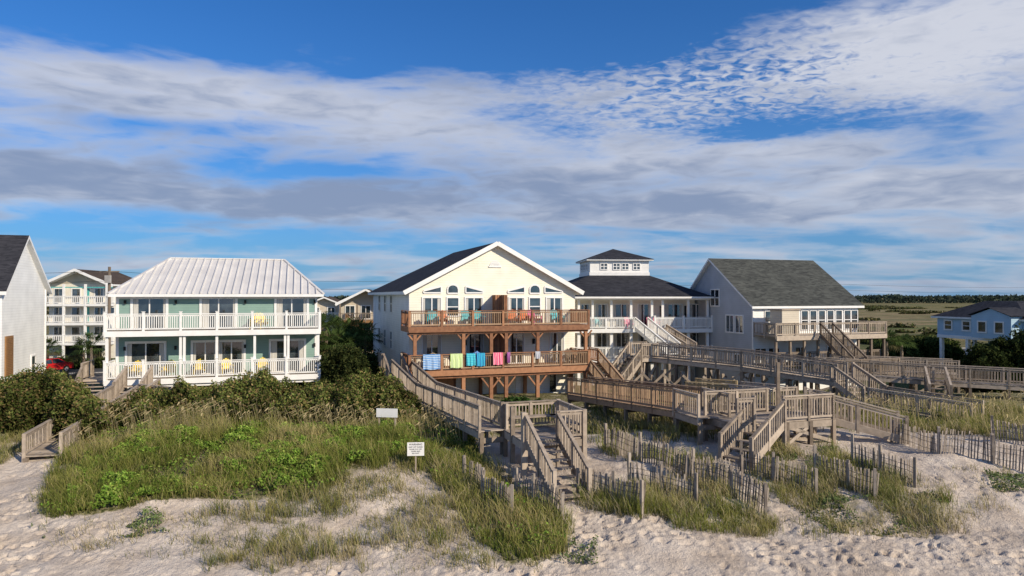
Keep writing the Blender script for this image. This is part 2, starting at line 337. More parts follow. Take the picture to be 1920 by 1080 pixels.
L(mth('ADD',mth('MULTIPLY',dens,.40),mth('ADD',mth('ADD',mth('MULTIPLY',n2,.55),mth('MULTIPLY',n4,.36)),mth('ADD',G(600,370,900,55,.24),G(1780,70,260,110,-.20)))),thick.inputs[0])
k=1/SKY
cc=mixc(thick.outputs[0],tuple(v*k for v in (.68,.70,.77)),tuple(v*k for v in (.26,.32,.46)))
base=mixc(1.0,sky.outputs[0],(.22,.68,1.22),'MULTIPLY')
veil=mth('EXPONENT',mth('MULTIPLY',mth('MAXIMUM',el,0.0),-7.0))
base=mixc(mth('MULTIPLY',veil,.8),base,tuple(v*k for v in (.20,.35,.57)))
fin=mixc(mth('MULTIPLY',cl.outputs[0],.90),base,cc)
L(fin,bg.inputs[0])
sl=bpy.data.lights.new('sun','SUN'); sl.energy=5.0; sl.angle=math.radians(.5); sl.color=(1,.88,.70)
so=bpy.data.objects.new('sun',sl); so.rotation_euler=sd.to_track_quat('Z','Y').to_euler(); so.location=(20,-20,40); scene.collection.objects.link(so)

# ------------------------------------------------------------------ houses
class House:
    def __init__(s,name,px,D,th,ox=None):
        s.th=math.radians(th); s.c=math.cos(s.th); s.s=math.sin(s.th)
        s.ox=(px-960)/F*D if ox is None else ox; s.oy=D
        s.e=empty(name,(s.ox,s.oy,0),s.th); s.p={}
    def lx(s,px,yl):
        a=(px-960)/F; return (a*(s.oy+s.c*yl)-(s.ox-s.s*yl))/(s.c-a*s.s)
    def lz(s,py,xl,yl):
        D=s.oy+s.s*xl+s.c*yl; return CAMZ-(py-HOR)/F*D
    def P(s,n):
        if n not in s.p: s.p[n]=MB()
        return s.p[n]
    def done(s):
        for n,m in s.p.items(): m.obj(n,s.e)
    def bx(s,part,ax,pl,a0,a1,t0,t1,d0,d1,k):
        m=s.P(part)
        if ax=='F': m.box(a0,a1,pl-d1,pl-d0,t0,t1,k)
        elif ax=='L': m.box(pl-d1,pl-d0,a0,a1,t0,t1,k)
        elif ax=='R': m.box(pl+d0,pl+d1,a0,a1,t0,t1,k)
    def win(s,ax,pl,a0,a1,t0,t1,mull=1,hm=0,fr=.09,cur=.0,k='trim',door=False):
        s.bx('windows',ax,pl,a0,a1,t0,t1,.0,.02,'glass')
        B=lambda *q:s.bx('windows',ax,pl,*q)
        B(a0-fr,a0,t0-fr,t1+fr,-.01,.06,k); B(a1,a1+fr,t0-fr,t1+fr,-.01,.06,k)
        B(a0,a1,t1,t1+fr,-.01,.065,k); B(a0,a1,t0-fr,t0,-.01,.07,k)
        for i in range(1,mull+1):
            c=a0+(a1-a0)*i/(mull+1); B(c-.035,c+.035,t0,t1,.0,.045,k)
        for i in range(1,hm+1):
            c=t0+(t1-t0)*i/(hm+1); B(a0,a1,c-.03,c+.03,.0,.04,k)
        if cur:
            c1_=cur*random.uniform(.6,1.5); c2_=cur*random.uniform(.3,1.1)
            B(a0+.02,a0+(a1-a0)*c1_,t0+.02,t1-.02,.0,.024,'curtain'); B(a1-(a1-a0)*c2_,a1-.02,t0+.02,t1-.02,.0,.024,'curtain')
    def roofpoly(s,pts,k,t=.16,trim='trim'):
        m=s.P('roof'); P=[Vector(p) for p in pts]; dn=Vector((0,0,-t))
        m.poly(P,k); m.poly([p+dn for p in reversed(P)],trim)
        for i in range(len(P)):
            a=P[i];b_=P[(i+1)%len(P)]; m.poly([a,a+dn,b_+dn,b_],trim)
def shell(h,part,x0,x1,y0,y1,z0,z1,k):
    m=h.P(part); m.box(x0,x1,y0,y1,z0,z1,k)
def chair(h,x,y,z,rot,k):
    m=MB(); 
    m.beam((-.26,-.3,.38),(-.26,.35,.22),.04,.1,k); m.beam((.26,-.3,.38),(.26,.35,.22),.04,.1,k)
    for i in range(5): m.beam((-.28,-.28+i*.13,.40-i*.034),(.28,-.28+i*.13,.40-i*.034),.11,.025,k)
    for i in range(5):
        xx=-.22+i*.11; hh=.98-.05*abs(i-2); m.beam((xx,.27,.26),(xx,.27+(hh-.26)*.35,hh),.095,.025,k)
    m.beam((-.26,.36,.6),(.26,.36,.6),.03,.07,k)
    for sx_ in (-1,1):
        m.box(sx_*.33-.06,sx_*.33+.06,-.36,.40,.56,.585,k); m.box(sx_*.31-.02,sx_*.31+.02,-.32,-.24,0,.56,k); m.box(sx_*.31-.02,sx_*.31+.02,.22,.30,0,.56,k)
    o=m.obj('adirondack_chair'); T=Matrix.Translation((h.ox,h.oy,0))@Matrix.Rotation(h.th,4,'Z')@Matrix.Translation((x,y,z))@Matrix.Rotation(rot,4,'Z'); o.matrix_world=T

# --- teal house
h=House('teal_beach_house',197,39,17)
W=h.lx(600,0); zU,zL=4.47,1.68; fy=1.9
x0,x1=.2,W-.2; zt=6.55
shell(h,'walls',x0,x1,fy,12,zL,zt,'teal'); shell(h,'underdeck_shade',x0+.8,x1-.8,fy+1.2,11.5,-1.2,zL-.2,'dark')  # near-black box stands in for the shade below the lower deck
for xx in (x0,x1): h.P('trim').box(xx-.08,xx+.08,fy-.03,fy+.1,zL,zt,'trim')
h.P('trim').box(x0+.08,x1-.08,fy-.02,fy+.05,zt-.22,zt,'trim')
for zf in (zU,zL):
    d=h.P('deck'); d.box(0,W,0,fy,zf-.06,zf,'wood'); d.box(-.03,W+.03,-.05,0,zf-.32,zf+.0,'white'); d.box(-.05,0,0,fy,zf-.32,zf-.001,'white'); d.box(W,W+.05,0,fy,zf-.32,zf-.001,'white')
    d.box(.0,W,.05,fy,zf-.12,zf-.061,'white')
    r=h.P('railing'); r.rail((0,0.03,zf),(W,.03,zf),.98,'white',1.97,.12,.045,.13,caps=True); r.rail((.03,.03,zf),(.03,fy,zf),.98,'white',1.9,.12,.04,.12); r.rail((W-.03,.03,zf),(W-.03,fy,zf),.98,'white',1.9,.12,.04,.12)
for px in (201,339,346,407,478,535,541,597):
    xx=h.lx(px,.1); h.P('posts').box(xx-.07,xx+.07,.08,.22,zL+.001,zU-.3,'white')
for i in range(7):
    xx=.1+i*(W-.2)/6; h.P('posts').box(xx-.12,xx+.12,.05,.29,-.6,zL-.32,'white')
h.P('posts').box(0,W,.1,.18,zL-.5,zL-.33,'white')
for a,b_ in ((250,311),(379,441),(519,575)): h.win('F',fy,h.lx(a,fy),h.lx(b_,fy),zU+.05,zU+1.85,1,0,.15,.18)
for a,b_ in ((240,308),(363,408),(412,457),(509,570)): h.win('F',fy,h.lx(a,fy),h.lx(b_,fy),zL+.05,zL+1.95,1,0,.14,.18)
for px in (235,330,460,590): 
    xx=h.lx(px,fy)
    for zf in (zU,zL): h.P('lamps').box(xx-.06,xx+.06,fy-.14,fy,zf+1.55,zf+1.78,'dark')
e0,e1,f0,f1=-.15,W+.25,1.2,12.7; zr=9.05; r0,r1,ry=2.2,W-2.3,6.95
A=(e0,f0,6.62);B_=(e1,f0,6.62);C=(e1,f1,6.62);Dd=(e0,f1,6.62);R0=(r0,ry,zr);R1=(r1,ry,zr)
for q in ([A,B_,R1,R0],[B_,C,R1],[C,Dd,R0,R1],[Dd,A,R0]): h.P('roof').poly(q,'metal')
h.P('roof').box(e0,e1,f0,f1,6.45,6.615,'trim')
rm=h.P('roof_seams')
n=27
for i in range(n+1):
    xx=e0+(e1-e0)*i/n
    if xx<r0: t=(xx-e0)/(r0-e0)
    elif xx>r1: t=(e1-xx)/(e1-r1)
    else: t=1
    if t>.02: rm.beam((xx,f0,6.62+.03),(xx,f0+(ry-f0)*t,6.62+(zr-6.62)*t+.03),.06,.11,'metal')
for i in range(1,20):
    yy=f0+(f1-f0)*i/20; t=(yy-f0)/(ry-f0) if yy<ry else (f1-yy)/(f1-ry)
    rm.beam((e1,yy,6.64),(e1-(e1-r1)*t,yy,6.64+(zr-6.62)*t),.04,.07,'metal'); rm.beam((e0,yy,6.64),(e0+(r0-e0)*t,yy,6.64+(zr-6.62)*t),.04,.07,'metal')
for a,b_ in ((A,R0),(B_,R1),(R0,R1)): rm.beam((a[0],a[1],a[2]+.03),(b_[0],b_[1],b_[2]+.03),.16,.08,'metal')
st=h.P('side_stair')
for i in range(9): st.box(-1.3,-.1,.3-i*.28+.0,.58-i*.28,zL-.2-i*.18,zL-.16-i*.18,'wood')
st.rail((-1.3,.6,zL-.2),(-1.3,-2.0,zL-1.8),.95,'wood',1.3,.15); st.rail((-1.3,.6,zL),(-1.3,2.8,zL),.95,'wood',1.3,.15); st.box(-1.35,-.05,.6,2.8,zL-.1,zL-.02,'wood')
for yy in (.7,2.7): st.box(-1.35,-1.2,yy,yy+.12,-.8,zL-.1,'wood')
h.done()
for px,zf,k_ in ((252,zL,'yellow'),(316,zL,'yellow'),(376,zL,'yellow'),(427,zL,'yellow'),(493,zL,'yellow'),(480,zU,'yellow'),(492,zU,'yellow')):
    chair(h,h.lx(px,.95),.95,zf+.002,random.uniform(-.3,.3),k_)

# --- centre house
h=House('cream_duplex_beach_house',768,41,19); CH=h
W=h.lx(1104,0); zU,zL=4.62,1.95; fy=2.8
x0,x1=h.lx(765,fy)+.1,h.lx(1078,fy); xc=(x0+x1)/2; ye=20.0; ze=6.93; zp=10.0
wl=h.P('walls'); wl.box(x0,x1,fy,ye,-1.2,ze,'cream')
sl_=(zp-ze)/(xc-x0)
wl.poly([(x0,fy,ze),(x1,fy,ze),(xc,fy,zp-.05)],'cream'); 
wl.box(x0-.03,x0-.004,fy+.0,ye,-1.2,ze-.01,'wside')
o=.45; zo=ze-sl_*o
def gable(h,x0,x1,xc,y0,y1,ze,zp,k,hipback=0,o=.45,t=.2):
    s_=(zp-ze)/(xc-x0); zo=ze-s_*o; s2=(zp-ze)/(x1-xc); zo2=ze-s2*o
    yb=y1-hipback
    h.roofpoly([(x0-o,y0,zo+.1),(xc,y0,zp+.1),(xc,yb,zp+.1),(x0-o,y1,zo+.1)][::-1],k,t)
    h.roofpoly([(xc,y0,zp+.1),(x1+o,y0,zo2+.1),(x1+o,y1,zo2+.1),(xc,yb,zp+.1)][::-1],k,t)
    if hipback: h.roofpoly([(x0-o,y1,zo+.1),(xc,yb,zp+.1),(x1+o,y1,zo2+.1)],k,t)
gable(h,x0,x1,xc,fy-.45,ye+.4,ze,zp,'shdark',6)
h.P('trim').beam((x0-o,fy-.47,zo+.0),(xc,fy-.47,zp+.0),.05,.28,'white'); h.P('trim').beam((xc,fy-.475,zp+.0),(x1+o,fy-.475,zo+.0),.05,.28,'white')
gx=h.lx(928,fy); gz=h.lz(499,gx,fy)
pts=[(gx+.38*math.cos(a),fy-.03,gz+.38*math.sin(a)) for a in [math.pi*i/12 for i in range(13)]]
h.P('vent').poly([p for p in pts],'trim')
for i in range(4): 
    hw=math.sqrt(max(.0,.36**2-(.06+i*.08)**2)); h.P('vent').box(gx-hw,gx+hw,fy-.06,fy-.035,gz+.05+i*.08,gz+.07+i*.08,'wside')
h.P('vent').box(gx-.45,gx+.45,fy-.07,fy-.0,gz-.08,gz,'white')
def wpx(a,b_,t,bt,**k): h.win('F',fy,h.lx(a,fy),h.lx(b_,fy),bt,t,**k)
for a,b_ in ((793,826),(873,904),(955,982),(1025,1053)):
    wpx(a,b_,h.lz(559,h.lx(a,fy),fy),zU+.05,mull=1,fr=.08,cur=.18)
for a,b_ in ((839,859),(993,1012)): wpx(a,b_,h.lz(559,h.lx(a,fy),fy),zU+.6,mull=0,hm=1,fr=.08)
def polywin(pts):
    m=h.P('windows')
    m.poly([(p[0],fy-.02,p[2]) for p in pts],'glass')
    for i in range(len(pts)):
        a=Vector(pts[i]);b_=Vector(pts[(i+1)%len(pts)]); a.y=b_.y=fy-.03; m.beam(a,b_,.07,.09,'trim')
for a,b_,l,r in ((794,827,1,0),(873,905,0,1),(952,983,1,0),(1021,1054,0,1)):
    xa,xb=h.lx(a,fy),h.lx(b_,fy); zb=h.lz(549,xa,fy); th=.42
    if l: pp=[(xa,0,zb),(xb,0,zb),(xb,0,zb+th),(xa,0,zb+.12)]
    else: pp=[(xa,0,zb),(xb,0,zb),(xb,0,zb+.12),(xa,0,zb+th)]
    polywin(pp)
for a,b_ in ((839,859),(993,1012)):
    xa,xb=h.lx(a,fy),h.lx(b_,fy); zb=h.lz(550,xa,fy); r=(xb-xa)/2; cx=(xa+xb)/2
    polywin([(xa,0,zb),(xb,0,zb)]+[(cx+r*math.cos(t),0,zb+.28+r*.8*math.sin(t)) for t in [math.pi*i/8 for i in range(9)]])
for a,b_ in ((793,826),(875,905),(955,981),(1032,1056)):
    wpx(a,b_,zL+2.0,zL+.05,mull=1,fr=.08,cur=.2)
for yy in (9.5,12.5,15.6):
    for zz_ in (zU+.7,zL+.7): h.win('L',x0-.03,yy,yy+.8,zz_,zz_+1.2,0,1,.08)
h.P('walls').box(x0+1.2,x0+3.4,fy-.05,fy-.0,-.4,1.5,'wside'); h.P('walls').box(x0+7.2,x0+9.6,fy-.05,fy,-.4,1.5,'wside')
d=h.P('deck'); r=h.P('railing'); ps=h.P('posts')
for zf,xa in ((zU,0),(zL,.0)):
    n=int(fy/.15)
    for i in range(n): d.box(xa,W,.0+i*fy/n+.005,(i+1)*fy/n-.01,zf-.04,zf,'brown')
    d.box(xa-.04,W+.04,-.05,-.0,zf-.33,zf+.01,'brown'); d.box(xa-.05,xa,0,fy,zf-.33,zf+.005,'brown'); d.box(W,W+.05,0,fy,zf-.33,zf+.005,'brown')
    for i in range(20): xx=xa+.1+i*(W-xa-.2)/19; d.box(xx-.025,xx+.025,.01,fy-.01,zf-.27,zf-.05,'brown')
    r.rail((xa,.04,zf),(W,.04,zf),.95,'woodbr',1.9,.13,.04,.14,kp='brown')
    r.beam((xa,.04,zf+.97),(W,.04,zf+.97),.18,.045,'brown')
    r.rail((xa+.03,.04,zf),(xa+.03,fy,zf),.95,'brown',1.5,.13); r.rail((W-.03,.04,zf),(W-.03,fy,zf),.95,'brown',1.5,.13)
for px in (778,869,921,949,1008,1098):
    xx=h.lx(px,.2); ps.box(xx-.1,xx+.1,.12,.32,zL+.001,zU-.33,'brown'); ps.box(xx-.11,xx+.11,.12,.34,-.8,zL-.33,'brown')
    for s_ in (-1,1):
        ps.beam((xx+s_*.06,.22,zU-.85),(xx+s_*.45,.22,zU-.38),.09,.09,'brown')
    if px in (921,949,1008):
        for s_ in (-1,1): ps.beam((xx+s_*.06,.24,zL-1.25),(xx+s_*.75,.24,zL-.38),.1,.1,'brown')
    ps.box(xx-.1,xx+.1,fy-.35,fy-.15,-.8,zL-.33,'brown')
ps.box(0,W,.1,.34,zL-.5,zL-.331,'brown'); ps.box(0,W,.1,.34,zU-.45,zU-.331,'brown')
dv=h.P('privacy_divider'); xa,xb=h.lx(926,1.2),h.lx(949,1.2)
for zf,hh in ((zU,1.95),(zL,2.15)):
    for i in range(18): dv.box((xa+xb)/2-.03+(.0 if i%2 else .01),(xa+xb)/2+.03,.25+i*.14,.38+i*.14,zf+.01,zf+hh,'brown')
    dv.box((xa+xb)/2-.42,(xa+xb)/2+.42,.95,1.03,zf+.01,zf+hh,'brown')
    for i in range(6): dv.box((xa+xb)/2-.40+i*.14,(xa+xb)/2-.29+i*.14,.92,.949,zf+.01,zf+hh,'brown')
h.win('F',fy,h.lx(1030,fy),h.lx(1042,fy),-.1,1.6,0,0,.06)
for px in (872,1000): xx=h.lx(px,fy); h.P('lamps').box(xx-.08,xx+.08,fy-.12,fy,zL+1.3,zL+1.65,'dark')
h.P('walls').box(x0+.4,x0+2.6,1.6,fy-.05,-.8,zL-.4,'brown')
ss=h.P('side_stair')
def lstairs(m,p0,p1,wd,k='wood',ax='y',rails=True):
    p0=Vector(p0);p1=Vector(p1); n=max(2,int(abs(p1.z-p0.z)/.18)); d_=p1-p0; hd=Vector((d_.x,d_.y,0)).normalized(); sdv=Vector((-hd.y,hd.x,0))*wd/2
    for i in range(n):
        q=p0+d_*((i+.5)/n); m.beam(q-sdv,q+sdv,.27,.045,k)
    for sg in (-1,1):
        m.beam(p0+sdv*sg,p1+sdv*sg,.05,.26,k)
        if rails: m.rail(p0+sdv*sg,p1+sdv*sg,.95,k,1.5,.14)
lstairs(ss,(-.7,2.0,zL),(-.7,-2.6,.5),1.1)
ss.box(-1.35,-.06,2.0,3.6,zL-.06,zL-.005,'wood'); ss.rail((-1.33,2.0,zL),(-1.33,3.6,zL),.95,'wood',1.5,.14)
lstairs(ss,(W+.75,1.4,zL),(W+.75,-2.2,.3),1.2,'woodbr')
ss.box(W+.06,W+1.4,1.4,2.8,zL-.06,zL-.005,'brown'); ss.rail((W+1.35,1.4,zL),(W+1.35,2.8,zL),.95,'brown',1.4,.14)
h.done()
for px,zf,k_ in ((812,zU,'turq'),(830,zU,'orange'),(876,zU,'turq'),(897,zU,'turq'),(985,zU,'orange'),(1003,zU,'pink'),(1045,zU,'turq'),(962,zU,'orange'),(900,zL,'bluec'),(1070,zL,'wood2'),(820,zL,'wood')):
    chair(h,h.lx(px,1.3),1.3,zf+.002,random.uniform(-.5,.5),k_)
def towelmat(name,a,b_,sc_,horiz=False):
    m,nt_,bs=newmat(name); tc_=nt_.nodes.new('ShaderNodeTexCoord'); v=nt_.nodes.new('ShaderNodeTexWave'); v.inputs['Scale'].default_value=sc_; v.inputs['Distortion'].default_value=2.5; v.bands_direction='Z' if horiz else 'X'
    r_=nt_.nodes.new('ShaderNodeValToRGB'); r_.color_ramp.elements[0].position=.45; r_.color_ramp.elements[1].position=.55; r_.color_ramp.elements[0].color=(*a,1); r_.color_ramp.elements[1].color=(*b_,1)
    nt_.links.new(tc_.outputs['Object'],v.inputs['Vector']); nt_.links.new(v.outputs['Fac'],r_.inputs[0]); nt_.links.new(r_.outputs[0],bs.inputs['Base Color']); bs.inputs['Roughness'].default_value=.95; return m
tw=[(793,825,(.06,.25,.6),(.5,.6,.7),3,1,.85),(844,867,(.45,.65,.15),(.75,.8,.55),4,0,.8),(874,891,(.04,.35,.55),(.1,.6,.6),3,1,.7),(893,909,(.03,.18,.5),(.05,.5,.6),3,0,.75),(924,942,(.8,.10,.22),(.85,.35,.4),2,0,.7),(950,956,(.3,.08,.3),(.5,.2,.4),3,0,.6),(1003,1012,(.6,.6,.6),(.4,.42,.5),3,0,.4)]
for i,(a,b_,ca,cb,sc_,hz,ln) in enumerate(tw):
    mt=towelmat('towel_cloth_%d'%i,ca,cb,sc_,hz); m=MB(); xa,xb=h.lx(a,0),h.lx(b_,0); n=8
    def col_(t): 
        xx=xa+(xb-xa)*t; wv=.025*math.sin(t*17+i)
        return [(xx,.16,zL+.62),(xx,.14,zL+1.0),(xx,.04,zL+1.015),(xx,-.09,zL+1.0),(xx,-.10+wv,zL+.95-ln*.5),(xx,-.10+wv*1.4,zL+.95-ln+.02*math.sin(t*9))]
    cs=[col_(j/n) for j in range(n+1)]
    for j in range(n):
        for q in range(5): m.poly([cs[j][q],cs[j+1][q],cs[j+1][q+1],cs[j][q+1]],mt)
    o=m.obj('beach_towel'); o.matrix_world=Matrix.Translation((h.ox,h.oy,0))@Matrix.Rotation(h.th,4,'Z')

# --- cupola house
h=House('white_cupola_beach_house',0,57,4,ox=3.0)
W=13.7; zU,zL=3.75,1.25; ze=6.4; fy=2.0
shell(h,'walls',.3,W-.5,fy,13,-1.2,ze,'wall3')
d=h.P('deck');r=h.P('railing')
xr=h.lx(1335,0)
for zf in (zU,zL):
    d.box(0,xr,0,fy,zf-.05,zf,'wood'); d.box(-.03,xr+.03,-.05,0,zf-.34,zf+.005,'white')
    d.box(xr,xr+.05,0,fy,zf-.34,zf+.005,'white')
xs1,xs2=h.lx(1190,0),h.lx(1228,0)
for zf in (zU,zL):
    r.rail((0,.03,zf),(xs1,.03,zf),.95,'white',2.2,.13,.045,.12); r.rail((xs2,.03,zf),(xr,.03,zf),.95,'white',2.0,.11,.06,.14,caps=True); r.rail((xr-.03,.03,zf),(xr-.03,fy,zf),.95,'white',2.0,.13)
for px in (1085,1111,1146,1183,1222,1242,1290,1326):
    xx=h.lx(px,.3); h.P('columns').box(xx-.1,xx+.1,.2,.4,zU+.001,ze-.1,'white'); h.P('columns').box(xx-.12,xx+.12,.2,.44,-1.2,zU-.34,'white')
h.P('trim').box(0,xr,.15,.42,ze-.25,ze-.001,'white')
for px,wd in ((1095,.9),(1128,.95),(1165,1.3),(1207,.95),(1262,1.5),(1305,1.2)):
    xx=h.lx(px,fy)
    h.win('F',fy,xx-wd/2,xx+wd/2,zU+.1,zU+2.0,1,0,.08,.2,k='trim'); h.win('F',fy,xx-wd/2,xx+wd/2,zL+.1,zL+2.0,1,0,.08,.15)
for xx in (h.lx(1286,fy),h.lx(1240,fy)): h.P('shutters').box(xx-.15,xx+.15,fy-.06,fy-.01,zU+.3,zU+1.9,'dark')
cx,cy,cw=7.05,7.0,2.7; zb,zc=8.3,9.7
E=[(-.5,-.5),(W+.3,-.5),(W+.3,14),(-.5,14)]; I=[(cx-cw,cy-cw),(cx+cw,cy-cw),(cx+cw,cy+cw),(cx-cw,cy+cw)]
for i in range(4):
    a,b_=E[i],E[(i+1)%4]; c_,d_=I[(i+1)%4],I[i]; h.P('roof').poly([(*a,ze+.05),(*b_,ze+.05),(*c_,zb+.08),(*d_,zb+.08)],'shdark')
h.P('roof').box(-.5,W+.3,-.5,14,ze-.1,ze+.045,'white')
cu=h.P('cupola'); cu.box(cx-cw,cx+cw,cy-cw,cy+cw,zb-.5,zc,'white'); cu.box(cx-cw-.35,cx+cw+.35,cy-cw-.35,cy+cw+.35,zc,zc+.12,'white')
cu.box(cx-cw-.06,cx+cw+.06,cy-cw-.06,cy+cw+.06,zb-.3,zb+.35,'trim')
ap=(cx,cy,10.95); q=cw+.42
cs=[(cx-q,cy-q,zc+.125),(cx+q,cy-q,zc+.125),(cx+q,cy+q,zc+.125),(cx-q,cy+q,zc+.125)]
for i in range(4): cu.poly([cs[i],cs[(i+1)%4],ap],'shdark')
for k0 in (-1.7,-.55,.25,1.3):
    h.win('F',cy-cw,cx+k0,cx+k0+.55,zb+.62,zb+1.12,1,1,.07)
    h.win('R',cx+cw,cy+k0,cy+k0+.55,zb+.62,zb+1.12,1,1,.07); h.win('L',cx-cw,cy+k0,cy+k0+.55,zb+.62,zb+1.12,1,1,.07)
sm=h.P('entry_stair')
lstairs(sm,((xs1+xs2)/2-.3,-.1,zU),((xs1+xs2)/2+1.0,-4.6,1.9),1.2,'white')
lstairs(sm,(h.lx(1232,0)+.3,-.3,zU-.6),(h.lx(1262,0),-4.6,1.9),.9,'wood')
sm.box((xs1+xs2)/2+.2,(xs1+xs2)/2+3.6,-6.0,-4.6,1.82,1.9,'wood')
for xx in ((xs1+xs2)/2+.3,(xs1+xs2)/2+3.5):
    for yy in (-5.9,-4.7): sm.box(xx-.08,xx+.08,yy-.08,yy+.08,-.8,1.82,'wood')
h.done()
for px,k_ in ((1222,'pink'),(1228,'pink'),(1120,'turq'),(1180,'pink')): chair(h,h.lx(px,1.1),1.1,zU+.002,.2,k_)

# --- grey house
h=House('grey_gabled_beach_house',1412,53,19)
W=h.lx(1608,0); ze=5.85; yr=5.3; zr=9.6; yb=8.0; zb=7.15
w_=h.P('walls'); zg=-1.2
for xx,rev in ((0,False),(W,True)):
    pts=[(xx,0,zg),(xx,yb,zg),(xx,yb,zb-.1),(xx,yr,zr-.12),(xx,0,ze-.1)]
    w_.poly(pts if rev else pts[::-1],'grey')
w_.poly([(0,0,zg),(W,0,zg),(W,0,ze-.1),(0,0,ze-.1)],'wside'); w_.poly([(0,yb,zg),(0,yb,zb-.1),(W,yb,zb-.1),(W,yb,zg)],'grey')
o=.35; sf=(zr-ze)/yr; sb=(zr-zb)/(yb-yr)
h.roofpoly([(-o,-o,ze-sf*o+.1),(W+o,-o,ze-sf*o+.1),(W+o,yr,zr+.1),(-o,yr,zr+.1)],'shgrey',.18,'trim')
h.roofpoly([(-o,yr,zr+.1),(W+o,yr,zr+.1),(W+o,yb+o,zb-sb*o+.1),(-o,yb+o,zb-sb*o+.1)],'shgrey',.18,'trim')
h.P('trim').box(-.06,.06,-.04,.08,zg,ze-.12,'white')
h.win('L',0,2.4,3.3,3.6,4.9,1,0,.1); h.win('L',0,1.2,2.1,3.6,4.9,1,0,.1); h.win('L',0,4.3,5.4,5.7,7.0,1,1,.1); h.win('L',0,1.5,2.3,.6,1.8,1,1,.09)
zf=3.52
for i,px in enumerate((1440,1458,1508,1524,1540,1556,1572,1588,1601)):
    a=h.lx(px,0); h.win('F',0,a-.3,a+.3,zf+.3 if i>1 else zf+.1,ze-.55,0,1,.07,.0)
for px in (1425,1450,1500,1560,1595): a=h.lx(px,0); h.win('F',0,a-.5,a+.5,.2,2.4,1,0,.08)
d=h.P('deck'); xR=h.lx(1660,-2.5); d.box(0,W,-2.6,0,zf-.06,zf,'wood'); d.box(W,xR,-2.6,1.0,zf-.06,zf,'wood'); d.box(0,xR,-2.65,-2.6,zf-.34,zf+.01,'wood'); d.box(xR,xR+.05,-2.6,1,zf-.34,zf+.01,'wood')
r=h.P('railing'); r.rail((0,-2.55,zf),(xR,-2.55,zf),.95,'wood',1.8,.19,.032); r.rail((.03,-2.55,zf),(.03,0,zf),.95,'wood',1.3,.15); r.rail((xR-.03,-2.55,zf),(xR-.03,1,zf),.95,'wood',1.5,.15)
for i in range(9): xx=.1+i*(xR-.2)/8; h.P('posts').box(xx-.08,xx+.08,-2.5,-2.34,-1.1,zf-.34,'wood2'); 
zl=1.3; d.box(0,W,-2.6,-.05,zl-.06,zl,'wood2'); r.rail((0,-2.2,zl),(W,-2.2,zl),.95,'wood2',1.8,.15)
xa=h.lx(1468,-2.6);xb=h.lx(1500,-2.6); h.P('privacy_screen').box(xa,xb,-2.5,-1.2,zf+.005,zf+1.9,'beige'); h.P('privacy_screen').box(xa-.08,xb+.08,-2.58,-1.12,zf+1.9,zf+2.0,'wood')
s_=h.P('entry_stair'); lstairs(s_,(h.lx(1548,-2.6),-2.7,zf),(h.lx(1600,-6),-6.6,1.25),1.0,'wood2'); 
s_.box(h.lx(1480,-6),h.lx(1640,-6),-8,-6.4,1.15,1.25,'wood'); 
for px in (1430,1480,1520,1560,1600,1636): xx=h.lx(px,-6.5); s_.box(xx-.08,xx+.08,-6.6,-6.44,-.8,1.2,'wood2')
h.P('deck').box(-1.0,h.lx(1480,-6),-8,-5.5,1.15,1.25,'wood'); s_.rail((-1,-8,1.25),(h.lx(1640,-6),-8,1.25),.95,'wood2',1.8,.16)
h.done()

# --- far-left white house
h=House('white_gabled_house',4,38.5,18); yb=7.2; yr=3.2; W=-9; ze=6.95; zr=10.1
w_=h.P('walls')
w_.poly([(0,0,-1.2),(0,yb,-1.2),(0,yb,ze+.1),(0,yr,zr-.1),(0,0,ze-.0)],'wside'); w_.poly([(W,0,-1.2),(0,0,-1.2),(0,0,ze),(W,0,ze)],'wside'); w_.poly([(0,yb,-1.2),(W,yb,-1.2),(W,yb,ze),(0,yb,ze)],'wside')
o=.3; sf=(zr-ze)/yr; sb=(zr-ze)/(yb-yr)
h.roofpoly([(W,-o,ze-sf*o+.1),(o,-o,ze-sf*o+.1),(o,yr,zr+.1),(W,yr,zr+.1)],'shdark',.2); h.roofpoly([(W,yr,zr+.1),(o,yr,zr+.1),(o,yb+o,ze-sb*o+.1),(W,yb+o,ze-sb*o+.1)],'shdark',.2)
h.P('shutters').box(.01,.08,.4,1.5,1.9,4.2,'shutter')
for i in range(22): h.P('shutters').box(.085,.11,.48,1.42,1.95+i*.1,2.0+i*.1,'shutter')
h.win('R',0,4.6,5.3,1.6,2.7,0,1,.1); h.P('trim').box(-.08,.05,yb-.1,yb+.04,-1.2,ze,'white')
d=h.P('deck'); d.box(.05,2.6,3.0,6.4,.6,.7,'wood2'); d.rail((2.55,3,.7),(2.55,6.4,.7),.9,'wood2',1.7,.15); d.box(.4,1.8,4,5.6,.7,1.6,'dark'); 
for yy in (3.1,6.3): d.box(2.45,2.6,yy-.08,yy+.08,-1,.6,'wood2')
h.done()

